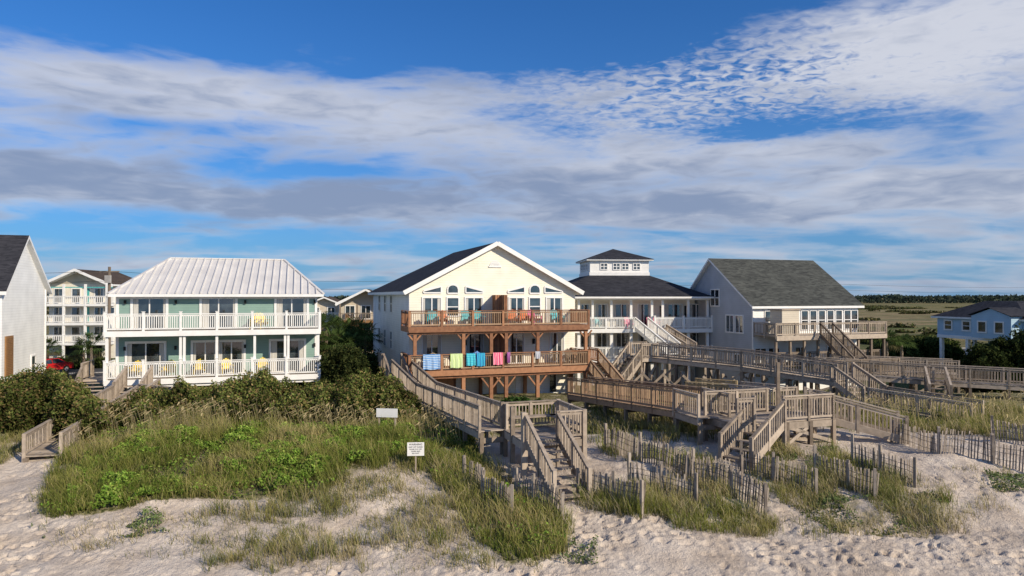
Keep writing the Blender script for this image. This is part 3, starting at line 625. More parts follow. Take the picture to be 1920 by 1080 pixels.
# --- background three-storey balcony house
h=House('tan_balcony_house',76,80,6); W=h.lx(201,0); zg=-1.1; ze=8.0
shell(h,'walls',0,W,1.8,11,zg,ze,'wall3'); xc=W/2-.1
h.P('walls').poly([(0,1.75,ze),(W,1.75,ze),(xc,1.75,9.5)],'beige'); gable(h,0,W,xc,.3,11.3,ze,9.6,'shbrown',0,.5); 
h.P('trim').beam((-.5,.28,ze-.35),(xc,.28,9.6),.06,.3,'trim'); h.P('trim').beam((xc,.275,9.6),(W+.5,.275,ze-.35),.06,.3,'trim')
h.P('trim').beam((-.5,.2,ze-.48),(W+.5,.2,ze-.48),.06,.12,'tealtrim')
for zf in (5.6,3.35,1.0):
    h.P('deck').box(0,W,0,1.8,zf-.3,zf,'white'); h.P('railing').rail((0,.05,zf),(W,.05,zf),.9,'white',2.6,.22,.07,.14); h.P('railing').rail((W-.05,.05,zf),(W-.05,1.8,zf),.9,'white',2.6,.22,.07,.14)
    for a in (.6,2.6,5.2,6.5): h.win('F',1.8,a,a+.9,zf+.1,zf+1.75,0,0,.1)
    h.P('doors').box(4.0,4.55,1.74,1.79,zf+.02,zf+1.8,'tealtrim')
for i in range(4): xx=.1+i*(W-.2)/3; h.P('posts').box(xx-.12,xx+.12,.03,.25,zg,ze-.1,'white')
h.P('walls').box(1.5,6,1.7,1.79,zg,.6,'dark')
h.done()
h=House('beige_gabled_house',636,86,8); W=6.5; shell(h,'walls',0,W,2,10,-1.1,5.7,'beige'); h.P('walls').poly([(0,1.95,5.7),(W,1.95,5.7),(W/2,1.95,7.2)],'beige'); gable(h,0,W,W/2,.2,10.4,5.75,7.3,'shbrown',0,.5)
h.P('trim').beam((-.5,.17,5.35),(W/2,.17,7.3),.06,.25,'white'); h.P('trim').beam((W/2,.165,7.3),(W+.5,.165,5.35),.06,.25,'white')
for zf in (3.4,1.1): h.P('deck').box(0,W,0,2,zf-.3,zf,'shutter'); h.P('railing').rail((0,.05,zf),(W,.05,zf),.95,'wood2',1.6,.2,.06,.12); [h.win('F',2,a,a+1.1,zf+.2,zf+1.8,1,0,.1) for a in (.6,2.6,4.6)]
for i in range(4): xx=.1+i*(W-.2)/3; h.P('posts').box(xx-.1,xx+.1,.03,.2,-1.1,5.5,'wood2')
lstairs(h.P('stair'),(1,-.2,3.3),(5,-1.0,-.9),1.1,'shutter'); h.done()
h=House('tan_beach_house',575,92,8); W=4.4; shell(h,'walls',0,W,1.5,9,-1.1,5.4,'beige'); gable(h,0,W,W/2,.5,9.4,5.4,6.3,'shbrown',0,.4)
h.P('walls').poly([(0,1.45,5.4),(W,1.45,5.4),(W/2,1.45,6.2)],'beige'); h.P('deck').box(0,W,0,1.5,3.0,3.3,'white'); h.P('railing').rail((0,.05,3.3),(W,.05,3.3),.95,'white',1.6,.2,.06,.12); [h.win('F',1.5,a,a+.9,3.6,4.9,1,0,.1) for a in (.5,2.6)]
for xx in (.1,W-.1): h.P('posts').box(xx-.1,xx+.1,.03,.2,-1.1,5.3,'white')
h.done()
# --- blue house right
h=House('blue_beach_house',1925,60,10); W=12; zb=2.6; ze=4.45; DY=10
shell(h,'walls',0,W,0,DY,zb,ze,'blue')
r0_=(3.2,4.0,6.0); r1_=(W,4.0,6.0); rb=(3.2,7.6,6.0)
h.P('roof').poly([(-.4,-.4,ze),(W,-.4,ze),r1_,r0_],'shdark'); h.P('roof').poly([(-.4,DY+.4,ze),(-.4,-.4,ze),r0_,rb],'shdark'); h.P('roof').poly([(W,DY+.4,ze),(-.4,DY+.4,ze),rb,(W,7.6,6.0)],'shdark'); h.P('roof').poly([r0_,r1_,(W,7.6,6.0),rb],'shdark'); h.P('roof').box(-.4,W,-.4,DY+.4,ze-.18,ze-.01,'white')
h.P('walls').box(-1.2,-.001,.4,4.6,zb+.01,ze+.2,'blue'); h.P('roof').poly([(-1.45,.1,ze+.25),(-1.45,2.5,ze+1.0),(1.5,2.5,ze+1.0),(1.5,.1,ze+.25)][::-1],'shdark'); h.P('roof').poly([(-1.45,2.5,ze+1.0),(-1.45,4.9,ze+.25),(1.5,4.9,ze+.25),(1.5,2.5,ze+1.0)][::-1],'shdark'); h.P('walls').poly([(-1.201,.4,ze+.2),(-1.201,4.6,ze+.2),(-1.201,2.5,ze+.9)][::-1],'blue')
for a in (6.0,8.2): h.win('L',0,a,a+.8,zb+.6,zb+1.4,0,1,.14)
h.win('L',-1.2,1.2,2.0,zb+.6,zb+1.5,0,0,.12); h.win('L',-1.2,3.0,3.8,zb+.6,zb+1.5,0,0,.12)
h.P('trim').box(-.06,W,-.06,DY,zb-.3,zb-.002,'white')
for yy in (.2,3.2,6.4,9.6):
    for xx in (.15,4): h.P('piers').box(xx-.15,xx+.15,yy-.15,yy+.15,-1.1,zb-.3,'white')
h.P('walls').box(5,W,1,9,-1.1,zb-.3,'blue')
h.done()

# ------------------------------------------------------------------ walkways
def seg_deck(m,p0,p1,wd,k='wood',kp='wood2',rails=(1,1),posts=True,brace=True,hr=.95,postgap=2.3):
    p0=Vector(p0);p1=Vector(p1); d_=p1-p0; hd=Vector((d_.x,d_.y,0)); L_=hd.length; hd.normalize(); sv=Vector((-hd.y,hd.x,0)); n=max(1,int(L_/.16))
    for i in range(n):
        q=p0+d_*((i+.5)/n); m.beam(q-sv*(wd/2+random.uniform(0,.03)),q+sv*(wd/2+random.uniform(0,.03)),L_/n*.9,.04,k)
    for sg in (-1,1):
        o_=sv*sg*(wd/2-.03); m.beam(p0+o_-Vector((0,0,.16)),p1+o_-Vector((0,0,.16)),.05,.24,k)
        if rails[0 if sg<0 else 1]: m.rail(p0+o_,p1+o_,hr,k,1.9,.16,.034,.1)
    if posts:
        n=max(1,round(L_/postgap)); pv=None
        for i in range(n+1):
            q=p0+d_*(i/n); cur=[]
            for sg in (-1,1):
                t=q+sv*sg*(wd/2-.1); g_=Hs(t.x,t.y); m.vpost(t.x,t.y,g_-.4,t.z-.04,.15,kp,math.atan2(hd.y,hd.x)); cur.append((t,g_))
            m.beam(cur[0][0]-Vector((0,0,.35)),cur[1][0]-Vector((0,0,.35)),.06,.2,kp)
            hh=q.z-min(cur[0][1],cur[1][1])
            if brace and hh>1.1: 
                m.beam(Vector((cur[0][0].x,cur[0][0].y,cur[0][1]+.1)),cur[1][0]-Vector((0,0,.3)),.05,.13,k)
                m.beam(Vector((cur[1][0].x,cur[1][0].y,cur[1][1]+.1)),cur[0][0]-Vector((0,0,.3)),.05,.13,k)
            if brace and pv and hh>1.1 and i%2:
                m.beam(Vector((pv[0][0].x,pv[0][0].y,pv[0][1]+.1)),cur[0][0]-Vector((0,0,.35)),.05,.13,k)
            pv=cur
def wp(px,D,z): return ((px-960)/F*D,D,z)
def stair(m,p0,p1,wd,k='wood',wood_posts=True):
    lstairs(m,p0,p1,wd,k)
    for p in (p0,p1):
        p=Vector(p); d_=Vector(p1)-Vector(p0); hd=Vector((d_.x,d_.y,0)).normalized(); sv=Vector((-hd.y,hd.x,0))*wd/2
        for sg in (-1,1): t=p+sv*sg; m.vpost(t.x,t.y,Hs(t.x,t.y)-.3,t.z+1.0,.12,k,math.atan2(hd.y,hd.x))
SH=math.radians(18); U=Vector((math.cos(SH),math.sin(SH),0)); Vv=Vector((-math.sin(SH),math.cos(SH),0))

# W1 left
m=MB(); a=wp(240,36,1.0); b_=wp(82,26.0,.42); seg_deck(m,a,b_,1.3,'wood','wood2',posts=True,brace=False,hr=.85)
stair(m,(a[0]-.6,a[1]+2.2,1.6),a,1.3); m.obj('wooden_boardwalk')
m=MB(); m.rail(wp(262,34,1.2),wp(322,33,1.2),.9,'wood',1.5,.14); m.rail(wp(275,33,1.2),wp(300,35.5,1.3),.9,'wood',1.5,.14); m.obj('wooden_guard_rail')

# W2
pf=1.42; pc=Vector(wp(1016,25.4,pf)); hu,hv=1.15,1.25
m=MB()
c1=pc-U*hu-Vv*hv; c2=pc+U*hu-Vv*hv; c3=pc+U*hu+Vv*hv; c4=pc-U*hu+Vv*hv
n=17
for i in range(n):
    q=pc+Vv*(-hv+(i+.5)*2*hv/n); m.beam(q-U*(hu+.02),q+U*(hu+.02),2*hv/n*.9,.04,'wood')
for a,b_ in ((c1,c2),(c2,c3),(c3,c4),(c4,c1)): m.beam(a-Vector((0,0,.16)),b_-Vector((0,0,.16)),.06,.25,'wood')
for q in (c1,c2,c3,c4,(c2+c3)/2,(c1+c4)/2): m.vpost(q.x,q.y,Hs(q.x,q.y)-.4,pf+1.02,.15,'wood',SH)
sw=.60; s0=c1+U*.68
m.rail(c3,c2,.98,'wood',1.3,.13); m.rail(c4,c3,.98,'wood',1.3,.13); m.rail(s0+U*sw,c2,.98,'wood',1.3,.13)
m.beam(c2+Vv*.1-U*.25+Vector((0,0,.45)),c3-Vv*.1-U*.25+Vector((0,0,.45)),.4,.05,'wood'); m.beam(c4+U*.2-Vv*.25+Vector((0,0,.45)),c3-U*.2-Vv*.25+Vector((0,0,.45)),.4,.05,'wood')
sb=s0-Vv*2.7; sb.z=Hs(sb.x,sb.y)+.05
stair(m,s0,sb,1.2)
wq=Vector(wp(800,36,1.0))
seg_deck(m,wq,Vector((c4.x,c4.y,pf))-Vv*.3-U*.45,1.15,'wood','wood2',brace=False)
wz=Vector(wp(752,41.5,1.7)); seg_deck(m,wz,wq,1.15,'wood','wood2',brace=False)
m.obj('wooden_dune_crossover')

# W3 + P2
m=MB(); pf2=1.62
pc=Vector(wp(1440,27.6,pf2)); hu,hv=2.25,1.05
c1=pc-U*hu-Vv*hv; c2=pc+U*hu-Vv*hv; c3=pc+U*hu+Vv*hv; c4=pc-U*hu+Vv*hv
n=15
for i in range(n):
    q=pc+Vv*(-hv+(i+.5)*2*hv/n); m.beam(q-U*(hu+.02),q+U*(hu+.02),2*hv/n*.9,.04,'wood')
for a,b_ in ((c1,c2),(c2,c3),(c3,c4),(c4,c1)): m.beam(a-Vector((0,0,.16)),b_-Vector((0,0,.16)),.06,.25,'wood')
for q in (c1,c2,c3,c4,(c2+c3)/2,(c1+c2)/2,(c1*.75+c2*.25),(c1*.25+c2*.75),(c3+c4)/2): m.vpost(q.x,q.y,Hs(q.x,q.y)-.4,pf2-.04,.15,'wood2',SH)
for a,b_ in ((c1,c2),(c2,c1),((c1+c2)/2,c2)):
    g_=Vector((a.x,a.y,Hs(a.x,a.y)+.1)); t=a*.5+b_*.5; m.beam(g_,Vector((t.x,t.y,pf2-.2)),.05,.13,'wood')
m.rail(c1+U*2.1,c2-U*0,.98,'wood',1.2,.13); m.rail(c1,c1+U*.75,.98,'wood',1.2,.13); m.rail(c3,c4+U*0,.98,'wood',1.5,.13); m.rail(c2,c2+Vv*1.0,.98,'wood',1.2,.13)
e_=c1-U*1.0-Vv*1.25; e_.z=Hs(e_.x,e_.y)+.05
stair(m,c1+U*1.35-Vv*.1,e_,1.2)
s0=c3-Vv*.7; s1=s0+U*3.0-Vv*1.9; s1.z=Hs(s1.x,s1.y)+.05; stair(m,s0,s1,1.2)
m.vpost(c3.x-1.0,c3.y-.6,pf2,pf2+2.1,.12,'wood2'); m.vpost(c3.x-1.0,c3.y-.6,pf2+1.7,pf2+1.95,.3,'gunmetal',0,.08)
j0=Vector(wp(1290,29.5,pf2-.05))
seg_deck(m,j0,c4-Vv*.6,1.4,'wood','wood2'); 
q0=Vector(wp(1296,32.5,1.55)); q1=Vector(wp(1372,31.5,1.55)); seg_deck(m,q0,q1,1.6,'woodnew','wood2',rails=(1,1))
seg_deck(m,q1,Vector(wp(1455,29.5,pf2)),1.4,'wood','wood2')
w3=Vector(wp(1085,39.5,.85)); seg_deck(m,w3,j0,1.4,'woodbr','wood2',brace=False)
m.obj('wooden_dune_crossover')

# W4 elevated long walkway
m=MB(); a=Vector(wp(1222,47,2.35)); b_=Vector(wp(1400,42.5,2.15)); c_=Vector(wp(1578,38.5,1.75)); d_=Vector(wp(1640,36.2,.75)); e_=Vector(wp(1830,32.5,.5))
seg_deck(m,a,b_,1.6); seg_deck(m,b_,c_,1.6); stair(m,c_,d_,1.5); seg_deck(m,d_,e_,1.5,brace=False)
a2=a-U*1.2; stair(m,a2,Vector(wp(1150,45,.4)),1.3); seg_deck(m,a2-Vv*0,a,1.6)
for i in range(14):
    px=1165+i*19; D=46.5-i*.35; q=Vector(wp(px,D+random.uniform(-1,1.5),0)); m.vpost(q.x,q.y,-.5,1.5+random.uniform(-.4,.2),.16,'wood')
for i in range(7):
    px=1165+i*38; q=Vector(wp(px,45.5-i*.6,.0)); m.beam(q,q+Vector((1.5,0,1.45)),.06,.15,'wood'); m.beam(q+Vector((1.5,-.1,.0)),q+Vector((0,-.1,1.45)),.06,.15,'wood')
m.obj('elevated_wooden_walkway')
# W5
m=MB(); a=Vector(wp(1530,47,1.3)); b_=Vector(wp(1745,44.5,1.05)); c_=Vector(wp(1960,42,.95)); seg_deck(m,a,b_,1.5); seg_deck(m,b_,c_,1.5)
stair(m,b_-Vector((.3,.9,0)),b_+Vector((-1.4,-3.2,-.9)),1.1)
a=Vector(wp(1560,49.5,1.25)); seg_deck(m,a,Vector(wp(1790,47.5,1.1)),1.4)
m.obj('elevated_wooden_walkway')

# ------------------------------------------------------------------ sand fences
def fence(pts,hgt=.84):
    m=MB(); P=[Vector(hit(*p)) for p in pts]; tot=0
    for a,b_ in zip(P[:-1],P[1:]):
        L_=(b_-a).length; n=max(2,int(L_/.088)); yaw=math.atan2(b_.y-a.y,b_.x-a.x)
        prev=None; ph=random.random()*6
        for i in range(n):
            q=a+(b_-a)*(i/n); sink=.07*(math.sin(i*.07+ph)+.5*math.sin(i*.19)); z=Hs(q.x,q.y)+sink; hh=hgt+random.uniform(-.08,.04); lean=random.gauss(.07*math.sin(i*.10+ph),.03)
            nx_,ny_=-math.sin(yaw),math.cos(yaw); bow=.10*math.sin(i*.18)+random.uniform(-.01,.01); x=q.x+nx_*bow;y=q.y+ny_*bow
            if random.random()<.05: continue
            m.beam((x,y,z-.35),(x+lean*math.cos(yaw)+nx_*.1*math.sin(i*.13),y+lean*math.sin(yaw)+ny_*.1*math.sin(i*.13),z+hh),.042,.016,'picket')
            cur=Vector((x,y,z))
            if prev:
                for t in (.25,.55,.75): m.beam(prev+Vector((0,0,t*hgt)),cur+Vector((0,0,t*hgt)),.012,.012,'gunmetal')
            prev=cur
        for i in range(int(L_/2.4)+2):
            t=min(1,i*2.4/L_); q=a+(b_-a)*t; m.vpost(q.x,q.y+.06,Hs(q.x,q.y)-.3,Hs(q.x,q.y)+hgt+random.uniform(.05,.25),.085,'picket',yaw+random.random())
    return m.obj('sand_fence')
for f_ in ([(870,905),(905,935),(960,975)],[(968,935),(1000,950),(1055,985)],[(1083,930),(1150,945),(1203,968)],[(1180,908),(1240,925),(1305,950)],
           [(1135,842),(1200,865),(1290,900),(1370,930),(1435,972)],[(1390,885),(1450,905),(1530,935)],[(1528,890),(1590,915),(1640,938)],[(1598,870),(1650,890),(1715,915)],
           [(1672,830),(1760,850),(1862,872)],[(1860,870),(1930,890)],[(1860,826),(1930,838)],[(1300,900),(1390,912)]):
    fence(f_)

# ------------------------------------------------------------------ signs
def text(s,size,loc,par,mat):
    cu=bpy.data.curves.new('lettering','FONT'); cu.body=s; cu.size=size; cu.align_x='CENTER'; cu.align_y='CENTER'; cu.extrude=.001; cu.materials.append(mat)
    o=bpy.data.objects.new('lettering',cu); scene.collection.objects.link(o); o.parent=par; o.location=loc; o.rotation_euler=(math.pi/2,0,0)
x,y,z=hit(780,888); e=empty('warning_sign',(x,y,z),math.radians(4)); m=MB(); m.vpost(0,.03,-.3,1.08,.05,'wood'); m.obj('post',e); m=MB(); m.box(-.29,.29,-.025,.0,.62,1.08,'white'); m.obj('board',e)
for s_,sz,zz_ in (('WARNING',.095,1.01),('KEEP OFF DUNES',.062,.92),('PLEASE STAY OFF',.055,.845),('DUNES AND',.055,.775),('SEA OATS',.055,.705)): text(s_,sz,(0,-.029,zz_),e,M['black'])
x,y,z=hit(726,815); e=empty('white_notice_board',(x,y,z),math.radians(-8)); m=MB(); m.box(-.45,.45,-.02,.02,.72,1.08,'white'); m.vpost(-.35,.05,-.3,1.05,.06,'wood'); m.vpost(.35,.05,-.3,1.05,.06,'wood'); m.obj('board',e)

# ------------------------------------------------------------------ road, parking, kerbs, car, pole
def strip(name,p,q,wd,dz,k,n=40):
    p=Vector(p);q=Vector(q); d_=(q-p).normalized(); s_=Vector((-d_.y,d_.x,0))*wd/2; m=MB()
    a=p-s_;b_=q-s_;c_=q+s_;e_=p+s_; m.poly([(v.x,v.y,-1.0+dz) for v in (a,b_,c_,e_)],k); return m.obj(name)
rp=Vector((-58,57,0)); rq=Vector((160,57+218*.30,0)); strip('road',rp,rq,7.5,.02,'asph'); 
m=MB(); dr=(rq-rp).normalized(); sr=Vector((-dr.y,dr.x,0))
for sg in (-1,1): m.beam(rp+sr*sg*3.9+Vector((0,0,-.96)),rq+sr*sg*3.9+Vector((0,0,-.96)),.2,.15,'conc')
m.obj('kerb')
m=MB()
for i in range(36): a=rp+dr*(i*6); b_=a+dr*3; m.beam(a+Vector((0,0,-.974)),b_+Vector((0,0,-.974)),.14,.004,'paint')
for sg in (-1,1): m.beam(rp+sr*sg*3.4+Vector((0,0,-.974)),rq+sr*sg*3.4+Vector((0,0,-.974)),.12,.004,'paint')
m.obj('road_markings')
strip('parking_lot',(-50,66,0),(-32,69,0),9,.028,'asph')
strip('parking_lot',(50,68,0),(75,76,0),8,.028,'conc')
m=MB()
for i in range(12): a=Vector((42+i*3.2,74+i*.96,-.95)); m.beam(a,a+Vector((1.8,.54,0)),.2,.14,'conc')
m.obj('wheel_stops')
def car(x,y,z,rot,k):
    e=empty('parked_car',(x,y,z),rot)
    prof=[(-2.15,.35),(-2.2,.62),(-2.1,.85),(-1.35,.95),(-.75,1.38),(-.2,1.46),(.7,1.44),(1.35,1.02),(1.95,.95),(2.15,.75),(2.15,.35)]
    m=MB(); Wc=.86
    def yw(z_): return Wc if z_<1.0 else Wc-.22*(z_-1.0)/.46
    n=len(prof)
    for i in range(n):
        a,b_=prof[i],prof[(i+1)%n]; kk='glass' if (i in(3,6)) else k
        m.poly([(a[0],-yw(a[1]),a[1]),(b_[0],-yw(b_[1]),b_[1]),(b_[0],yw(b_[1]),b_[1]),(a[0],yw(a[1]),a[1])],kk)
    for sg in (-1,1): m.poly([(p[0],sg*yw(p[1]),p[1]) for p in prof][::sg],k)
    m.obj('body',e); m=MB()
    for sg in (-1,1):
        for q in ([(-1.15,1.0),(-.68,1.34),(-.15,1.38),(-.15,1.0)],[(-.07,1.0),(-.07,1.38),(.62,1.38),(1.15,1.03)]): m.poly([(p[0],sg*(yw(p[1])+.012),p[1]) for p in q],'glass')
    m.obj('side_windows',e); m=MB()
    for wx in (-1.35,1.32):
        for sg in (-1,1):
            c_=[(wx+.33*math.cos(t),.33+.33*math.sin(t)) for t in [2*math.pi*i/20 for i in range(20)]]
            m.poly([(p[0],sg*.90,p[1]) for p in c_],'rubber'); m.poly([(wx+(p[0]-wx)*.6,sg*.905,.33+(p[1]-.33)*.6) for p in c_],'conc')
            for i in range(20): a,b_=c_[i],c_[(i+1)%20]; m.poly([(a[0],sg*.68,a[1]),(b_[0],sg*.68,b_[1]),(b_[0],sg*.90,b_[1]),(a[0],sg*.90,a[1])],'rubber')
    m.obj('wheels',e); m=MB()
    for sg in (-1,1): m.box(-2.19,-2.1,sg*.7-.16,sg*.7+.16,.62,.78,'white'); m.box(2.1,2.17,sg*.7-.14,sg*.7+.14,.7,.86,'red')
    m.obj('lights',e)
car(-44.9,66.0,-.97,math.radians(75),'red')
def pole(px,D,top,name='utility_pole'):
    x=(px-960)/F*D; m=MB(); n=10
    for i in range(n):
        a=2*math.pi*i/n;b2=2*math.pi*(i+1)/n; m.poly([(x+.17*math.cos(a),D+.17*math.sin(a),-1.3),(x+.17*math.cos(b2),D+.17*math.sin(b2),-1.3),(x+.12*math.cos(b2),D+.12*math.sin(b2),top),(x+.12*math.cos(a),D+.12*math.sin(a),top)],'wood2')
    m.box(x-.9,x+.9,D-.06,D+.06,top-.5,top-.38,'wood2'); m.box(x-.25,x+.25,D-.35,D-.1,top-1.5,top-.8,'conc'); m.obj(name)
    return (x,D,top-.4)
p1=pole(205,63,9.2)
p2=(-85,52,8.8); p3=(-6,88,8.7); p4=(45,104,8.5); p5=(120,126,8.5)
m=MB()
for a,b_ in ((p2,p1),(p1,p3),(p3,p4),(p4,p5)):
    for dz in (0,-.9):
        pr=None
        for i in range(13):
            t=i/12; q=Vector(a)*(1-t)+Vector(b_)*t; q.z+=dz-1.0*4*t*(1-t)*.6
            if pr: m.beam(pr,q,.03,.03,'black')
            pr=q
m.obj('power_lines')
pole(960-6/88*F,88,9.1); pole(960+45/104*F,104,8.9)

# ------------------------------------------------------------------ vegetation
def grass(name,pts,nb,hmin,hmax,cols,wd=.014,spread=.12,lean=.5,wind=(-.12,.05)):
    pts=np.asarray(pts); T=len(pts); N=T*nb
    tx=np.repeat(pts[:,0],nb);ty=np.repeat(pts[:,1],nb); cn=fbm(pts[:,0]*.7,pts[:,1]*.7,41,2)
    sc_=np.repeat(.3+1.25*cn,nb)*np.repeat(RNG.uniform(.6,1.25,T),nb)
    x=tx+RNG.normal(0,spread,N);y=ty+RNG.normal(0,spread,N);z=H(x,y)-.03
    hh=RNG.uniform(hmin,hmax,N)*sc_; an=RNG.uniform(0,2*np.pi,N); ln=RNG.uniform(.1,lean,N)*hh
    dx=np.cos(an)*ln+wind[0]*hh;dy=np.sin(an)*ln+wind[1]*hh; fa=RNG.uniform(0,np.pi,N); wx=np.cos(fa)*wd;wy=np.sin(fa)*wd*.6
    B=np.stack([x,y,z],1); Mi=np.stack([x+dx*.4,y+dy*.4,z+hh*.6],1); Tp=np.stack([x+dx,y+dy,z+hh*(1-.15*ln/hh)],1); Wv=np.stack([wx,wy,np.zeros(N)],1)
    V=np.stack([B-Wv*.6,B+Wv*.6,Mi+Wv*.5,Mi-Wv*.5,Tp+Wv*.12,Tp-Wv*.12],1).reshape(-1,3)
    b0=np.arange(N)*6; Fq=np.concatenate([np.stack([b0,b0+1,b0+2,b0+3],1),np.stack([b0+3,b0+2,b0+4,b0+5],1)])
    cols=np.asarray(cols); pn=fbm(pts[:,0]*.5+9,pts[:,1]*.5,141,3); ct=np.clip(((pn-.25)*2.0*len(cols)+RNG.normal(0,1.0,T)),0,len(cols)-1).astype(int); c=np.repeat(cols[ct],nb,0); mixr=RNG.random(N)<.3; c[mixr]=cols[RNG.integers(0,len(cols),mixr.sum())]
    c=c*RNG.uniform(.65,1.2,(N,1)); C=np.repeat(c[:,None,:],6,1); C[:,:2]*=.45; C[:,2:4]*=.95; C[:,4:]*=1.25  # roots darkened, tips lightened: shade inside the clumps painted into blade colour
    return mesh_np(name,V,Fq,C.reshape(-1,3),GRASS)
def scatter(poly,n,thr=.0,s=51,f=.6):
    P=np.array([p[:2] for p in poly]); lo,hi=P.min(0),P.max(0)
    q=RNG.uniform(lo,hi,(n*6,2)); ok=poly_in(q[:,0],q[:,1],poly); q=q[ok]; d=fbm(q[:,0]*f,q[:,1]*f,s,3); q=q[d>thr]; return q[:n]
GC=[(.14,.17,.035),(.20,.22,.05),(.27,.27,.07),(.35,.32,.11),(.45,.37,.17)]
GD=[(.20,.21,.07),(.28,.26,.08),(.37,.32,.13),(.46,.38,.20),(.52,.44,.26)]
gp=np.concatenate([scatter(R_grassL,2900,.42,51,.8),scatter(R_green,800,.5,52,.8)])
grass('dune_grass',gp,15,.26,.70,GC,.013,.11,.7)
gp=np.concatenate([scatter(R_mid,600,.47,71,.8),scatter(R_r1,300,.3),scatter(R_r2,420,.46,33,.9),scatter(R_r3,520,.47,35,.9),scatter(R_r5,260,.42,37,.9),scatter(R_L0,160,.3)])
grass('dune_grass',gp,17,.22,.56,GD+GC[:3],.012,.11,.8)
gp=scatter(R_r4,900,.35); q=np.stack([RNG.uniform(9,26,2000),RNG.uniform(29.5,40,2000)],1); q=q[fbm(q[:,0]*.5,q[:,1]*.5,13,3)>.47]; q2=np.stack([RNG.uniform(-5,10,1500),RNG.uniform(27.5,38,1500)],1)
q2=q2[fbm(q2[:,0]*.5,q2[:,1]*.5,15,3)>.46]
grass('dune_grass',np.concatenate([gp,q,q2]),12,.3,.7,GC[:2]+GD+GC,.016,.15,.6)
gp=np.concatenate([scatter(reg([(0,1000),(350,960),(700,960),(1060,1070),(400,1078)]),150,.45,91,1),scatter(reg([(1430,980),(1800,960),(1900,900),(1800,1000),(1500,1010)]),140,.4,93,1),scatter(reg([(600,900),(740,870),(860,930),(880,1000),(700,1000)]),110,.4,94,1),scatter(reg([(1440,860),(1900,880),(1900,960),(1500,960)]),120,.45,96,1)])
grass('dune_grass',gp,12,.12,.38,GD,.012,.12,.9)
def seaoats(pts,name='sea_oats',h0=.75,h1=1.25):
    N=len(pts); x=pts[:,0];y=pts[:,1];z=H(x,y); hh=RNG.uniform(h0,h1,N); dx=RNG.normal(-.18,.12,N);dy=RNG.normal(0,.1,N)
    w_=.007
    b=np.stack([x,y,z],1);t=np.stack([x+dx,y+dy,z+hh],1);t2=np.stack([x+dx*1.9,y+dy*1.9,z+hh-.10],1); W_=np.array([w_,0,0]);W2=np.array([.024,.01,0])
    V=np.stack([b-W_,b+W_,t+W_,t-W_,t+W2+[0,0,.02],t-W2+[0,0,.02],t2-W2*.6,t2+W2*.6],1).reshape(-1,3)
    b0=np.arange(N)*8; Fq=np.concatenate([np.stack([b0,b0+1,b0+2,b0+3],1),np.stack([b0+4,b0+5,b0+6,b0+7],1)])
    C=np.zeros((N,8,3)); C[:]=(.40,.33,.17); C[:,4:]=(.50,.40,.22); C*=RNG.uniform(.6,1.1,(N,1,1)); mesh_np(name,V,Fq,C.reshape(-1,3),GRASS)
Rso=reg([(100,880),(200,790),(450,775),(880,775),(900,850),(500,820),(300,830)],31)
seaoats(np.concatenate([scatter(Rso,420,.45),scatter(R_r4,200,.3),np.stack([RNG.uniform(-13,-1,170),RNG.uniform(28.5,31.5,170)],1),np.stack([RNG.uniform(12,24,260),RNG.uniform(29,38,260)],1)]))

def leaves(pos,nrm,size,col,flat=.5):
    N=len(pos); r=RNG.normal(size=(N,3)); n=nrm*flat+r*(1-flat)*.8; n/=np.linalg.norm(n,axis=1,keepdims=True)+1e-9
    a=np.cross(n,RNG.normal(size=(N,3))); a/=np.linalg.norm(a,axis=1,keepdims=True)+1e-9; b_=np.cross(n,a); s_=np.asarray(size).reshape(-1,1)
    V=np.stack([pos-a*s_,pos-b_*s_*.55,pos+a*s_,pos+b_*s_*.55],1).reshape(-1,3); b0=np.arange(N)*4
    return V,np.stack([b0,b0+1,b0+2,b0+3],1),np.repeat(col[:,None,:],4,1).reshape(-1,3)
def groundcover(q,name,cols,hmax=.3,s=.045):
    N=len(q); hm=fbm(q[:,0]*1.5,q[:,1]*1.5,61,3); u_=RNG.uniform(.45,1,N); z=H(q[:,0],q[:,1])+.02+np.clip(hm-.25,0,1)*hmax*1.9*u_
    pos=np.stack([q[:,0],q[:,1],z],1); cols=np.asarray(cols); c=cols[RNG.integers(0,len(cols),N)]*RNG.uniform(.65,1.2,(N,1))*(.25+1.45*hm)[:,None]*(.35+.65*u_)[:,None]  # hollows and low leaves darkened, so shade is painted into the leaf tint
    V,F_,C=leaves(pos,np.tile([0.1,-.2,1.],(N,1)),RNG.uniform(s*.7,s*1.3,N),c,.5); mesh_np(name,V,F_,C,LEAF)
q=np.concatenate([scatter(R_green,64000,.34,81,.45),scatter(R_grassL,9000,.50,89,.8)])
groundcover(q,'beach_groundcover',[(.19,.30,.045),(.24,.35,.06),(.14,.24,.035),(.29,.34,.08)],.50,.052)
q=np.concatenate([scatter(reg([(1480,950),(1560,930),(1780,960),(1780,990),(1560,1000)]),1400,.5,83,1),scatter(reg([(60,990),(300,960),(320,1000),(100,1020)]),900,.52,85,1.2),scatter(reg([(870,990),(1120,1010),(1120,1060),(960,1050)]),900,.5,86,1),scatter(R_r3,5200,.55,87,1.2),scatter(reg([(1840,880),(1930,880),(1930,950),(1860,920)]),1200,.48,88,1)])
groundcover(q,'beach_groundcover',[(.18,.24,.08),(.24,.28,.12),(.14,.19,.07)],.2,.04)

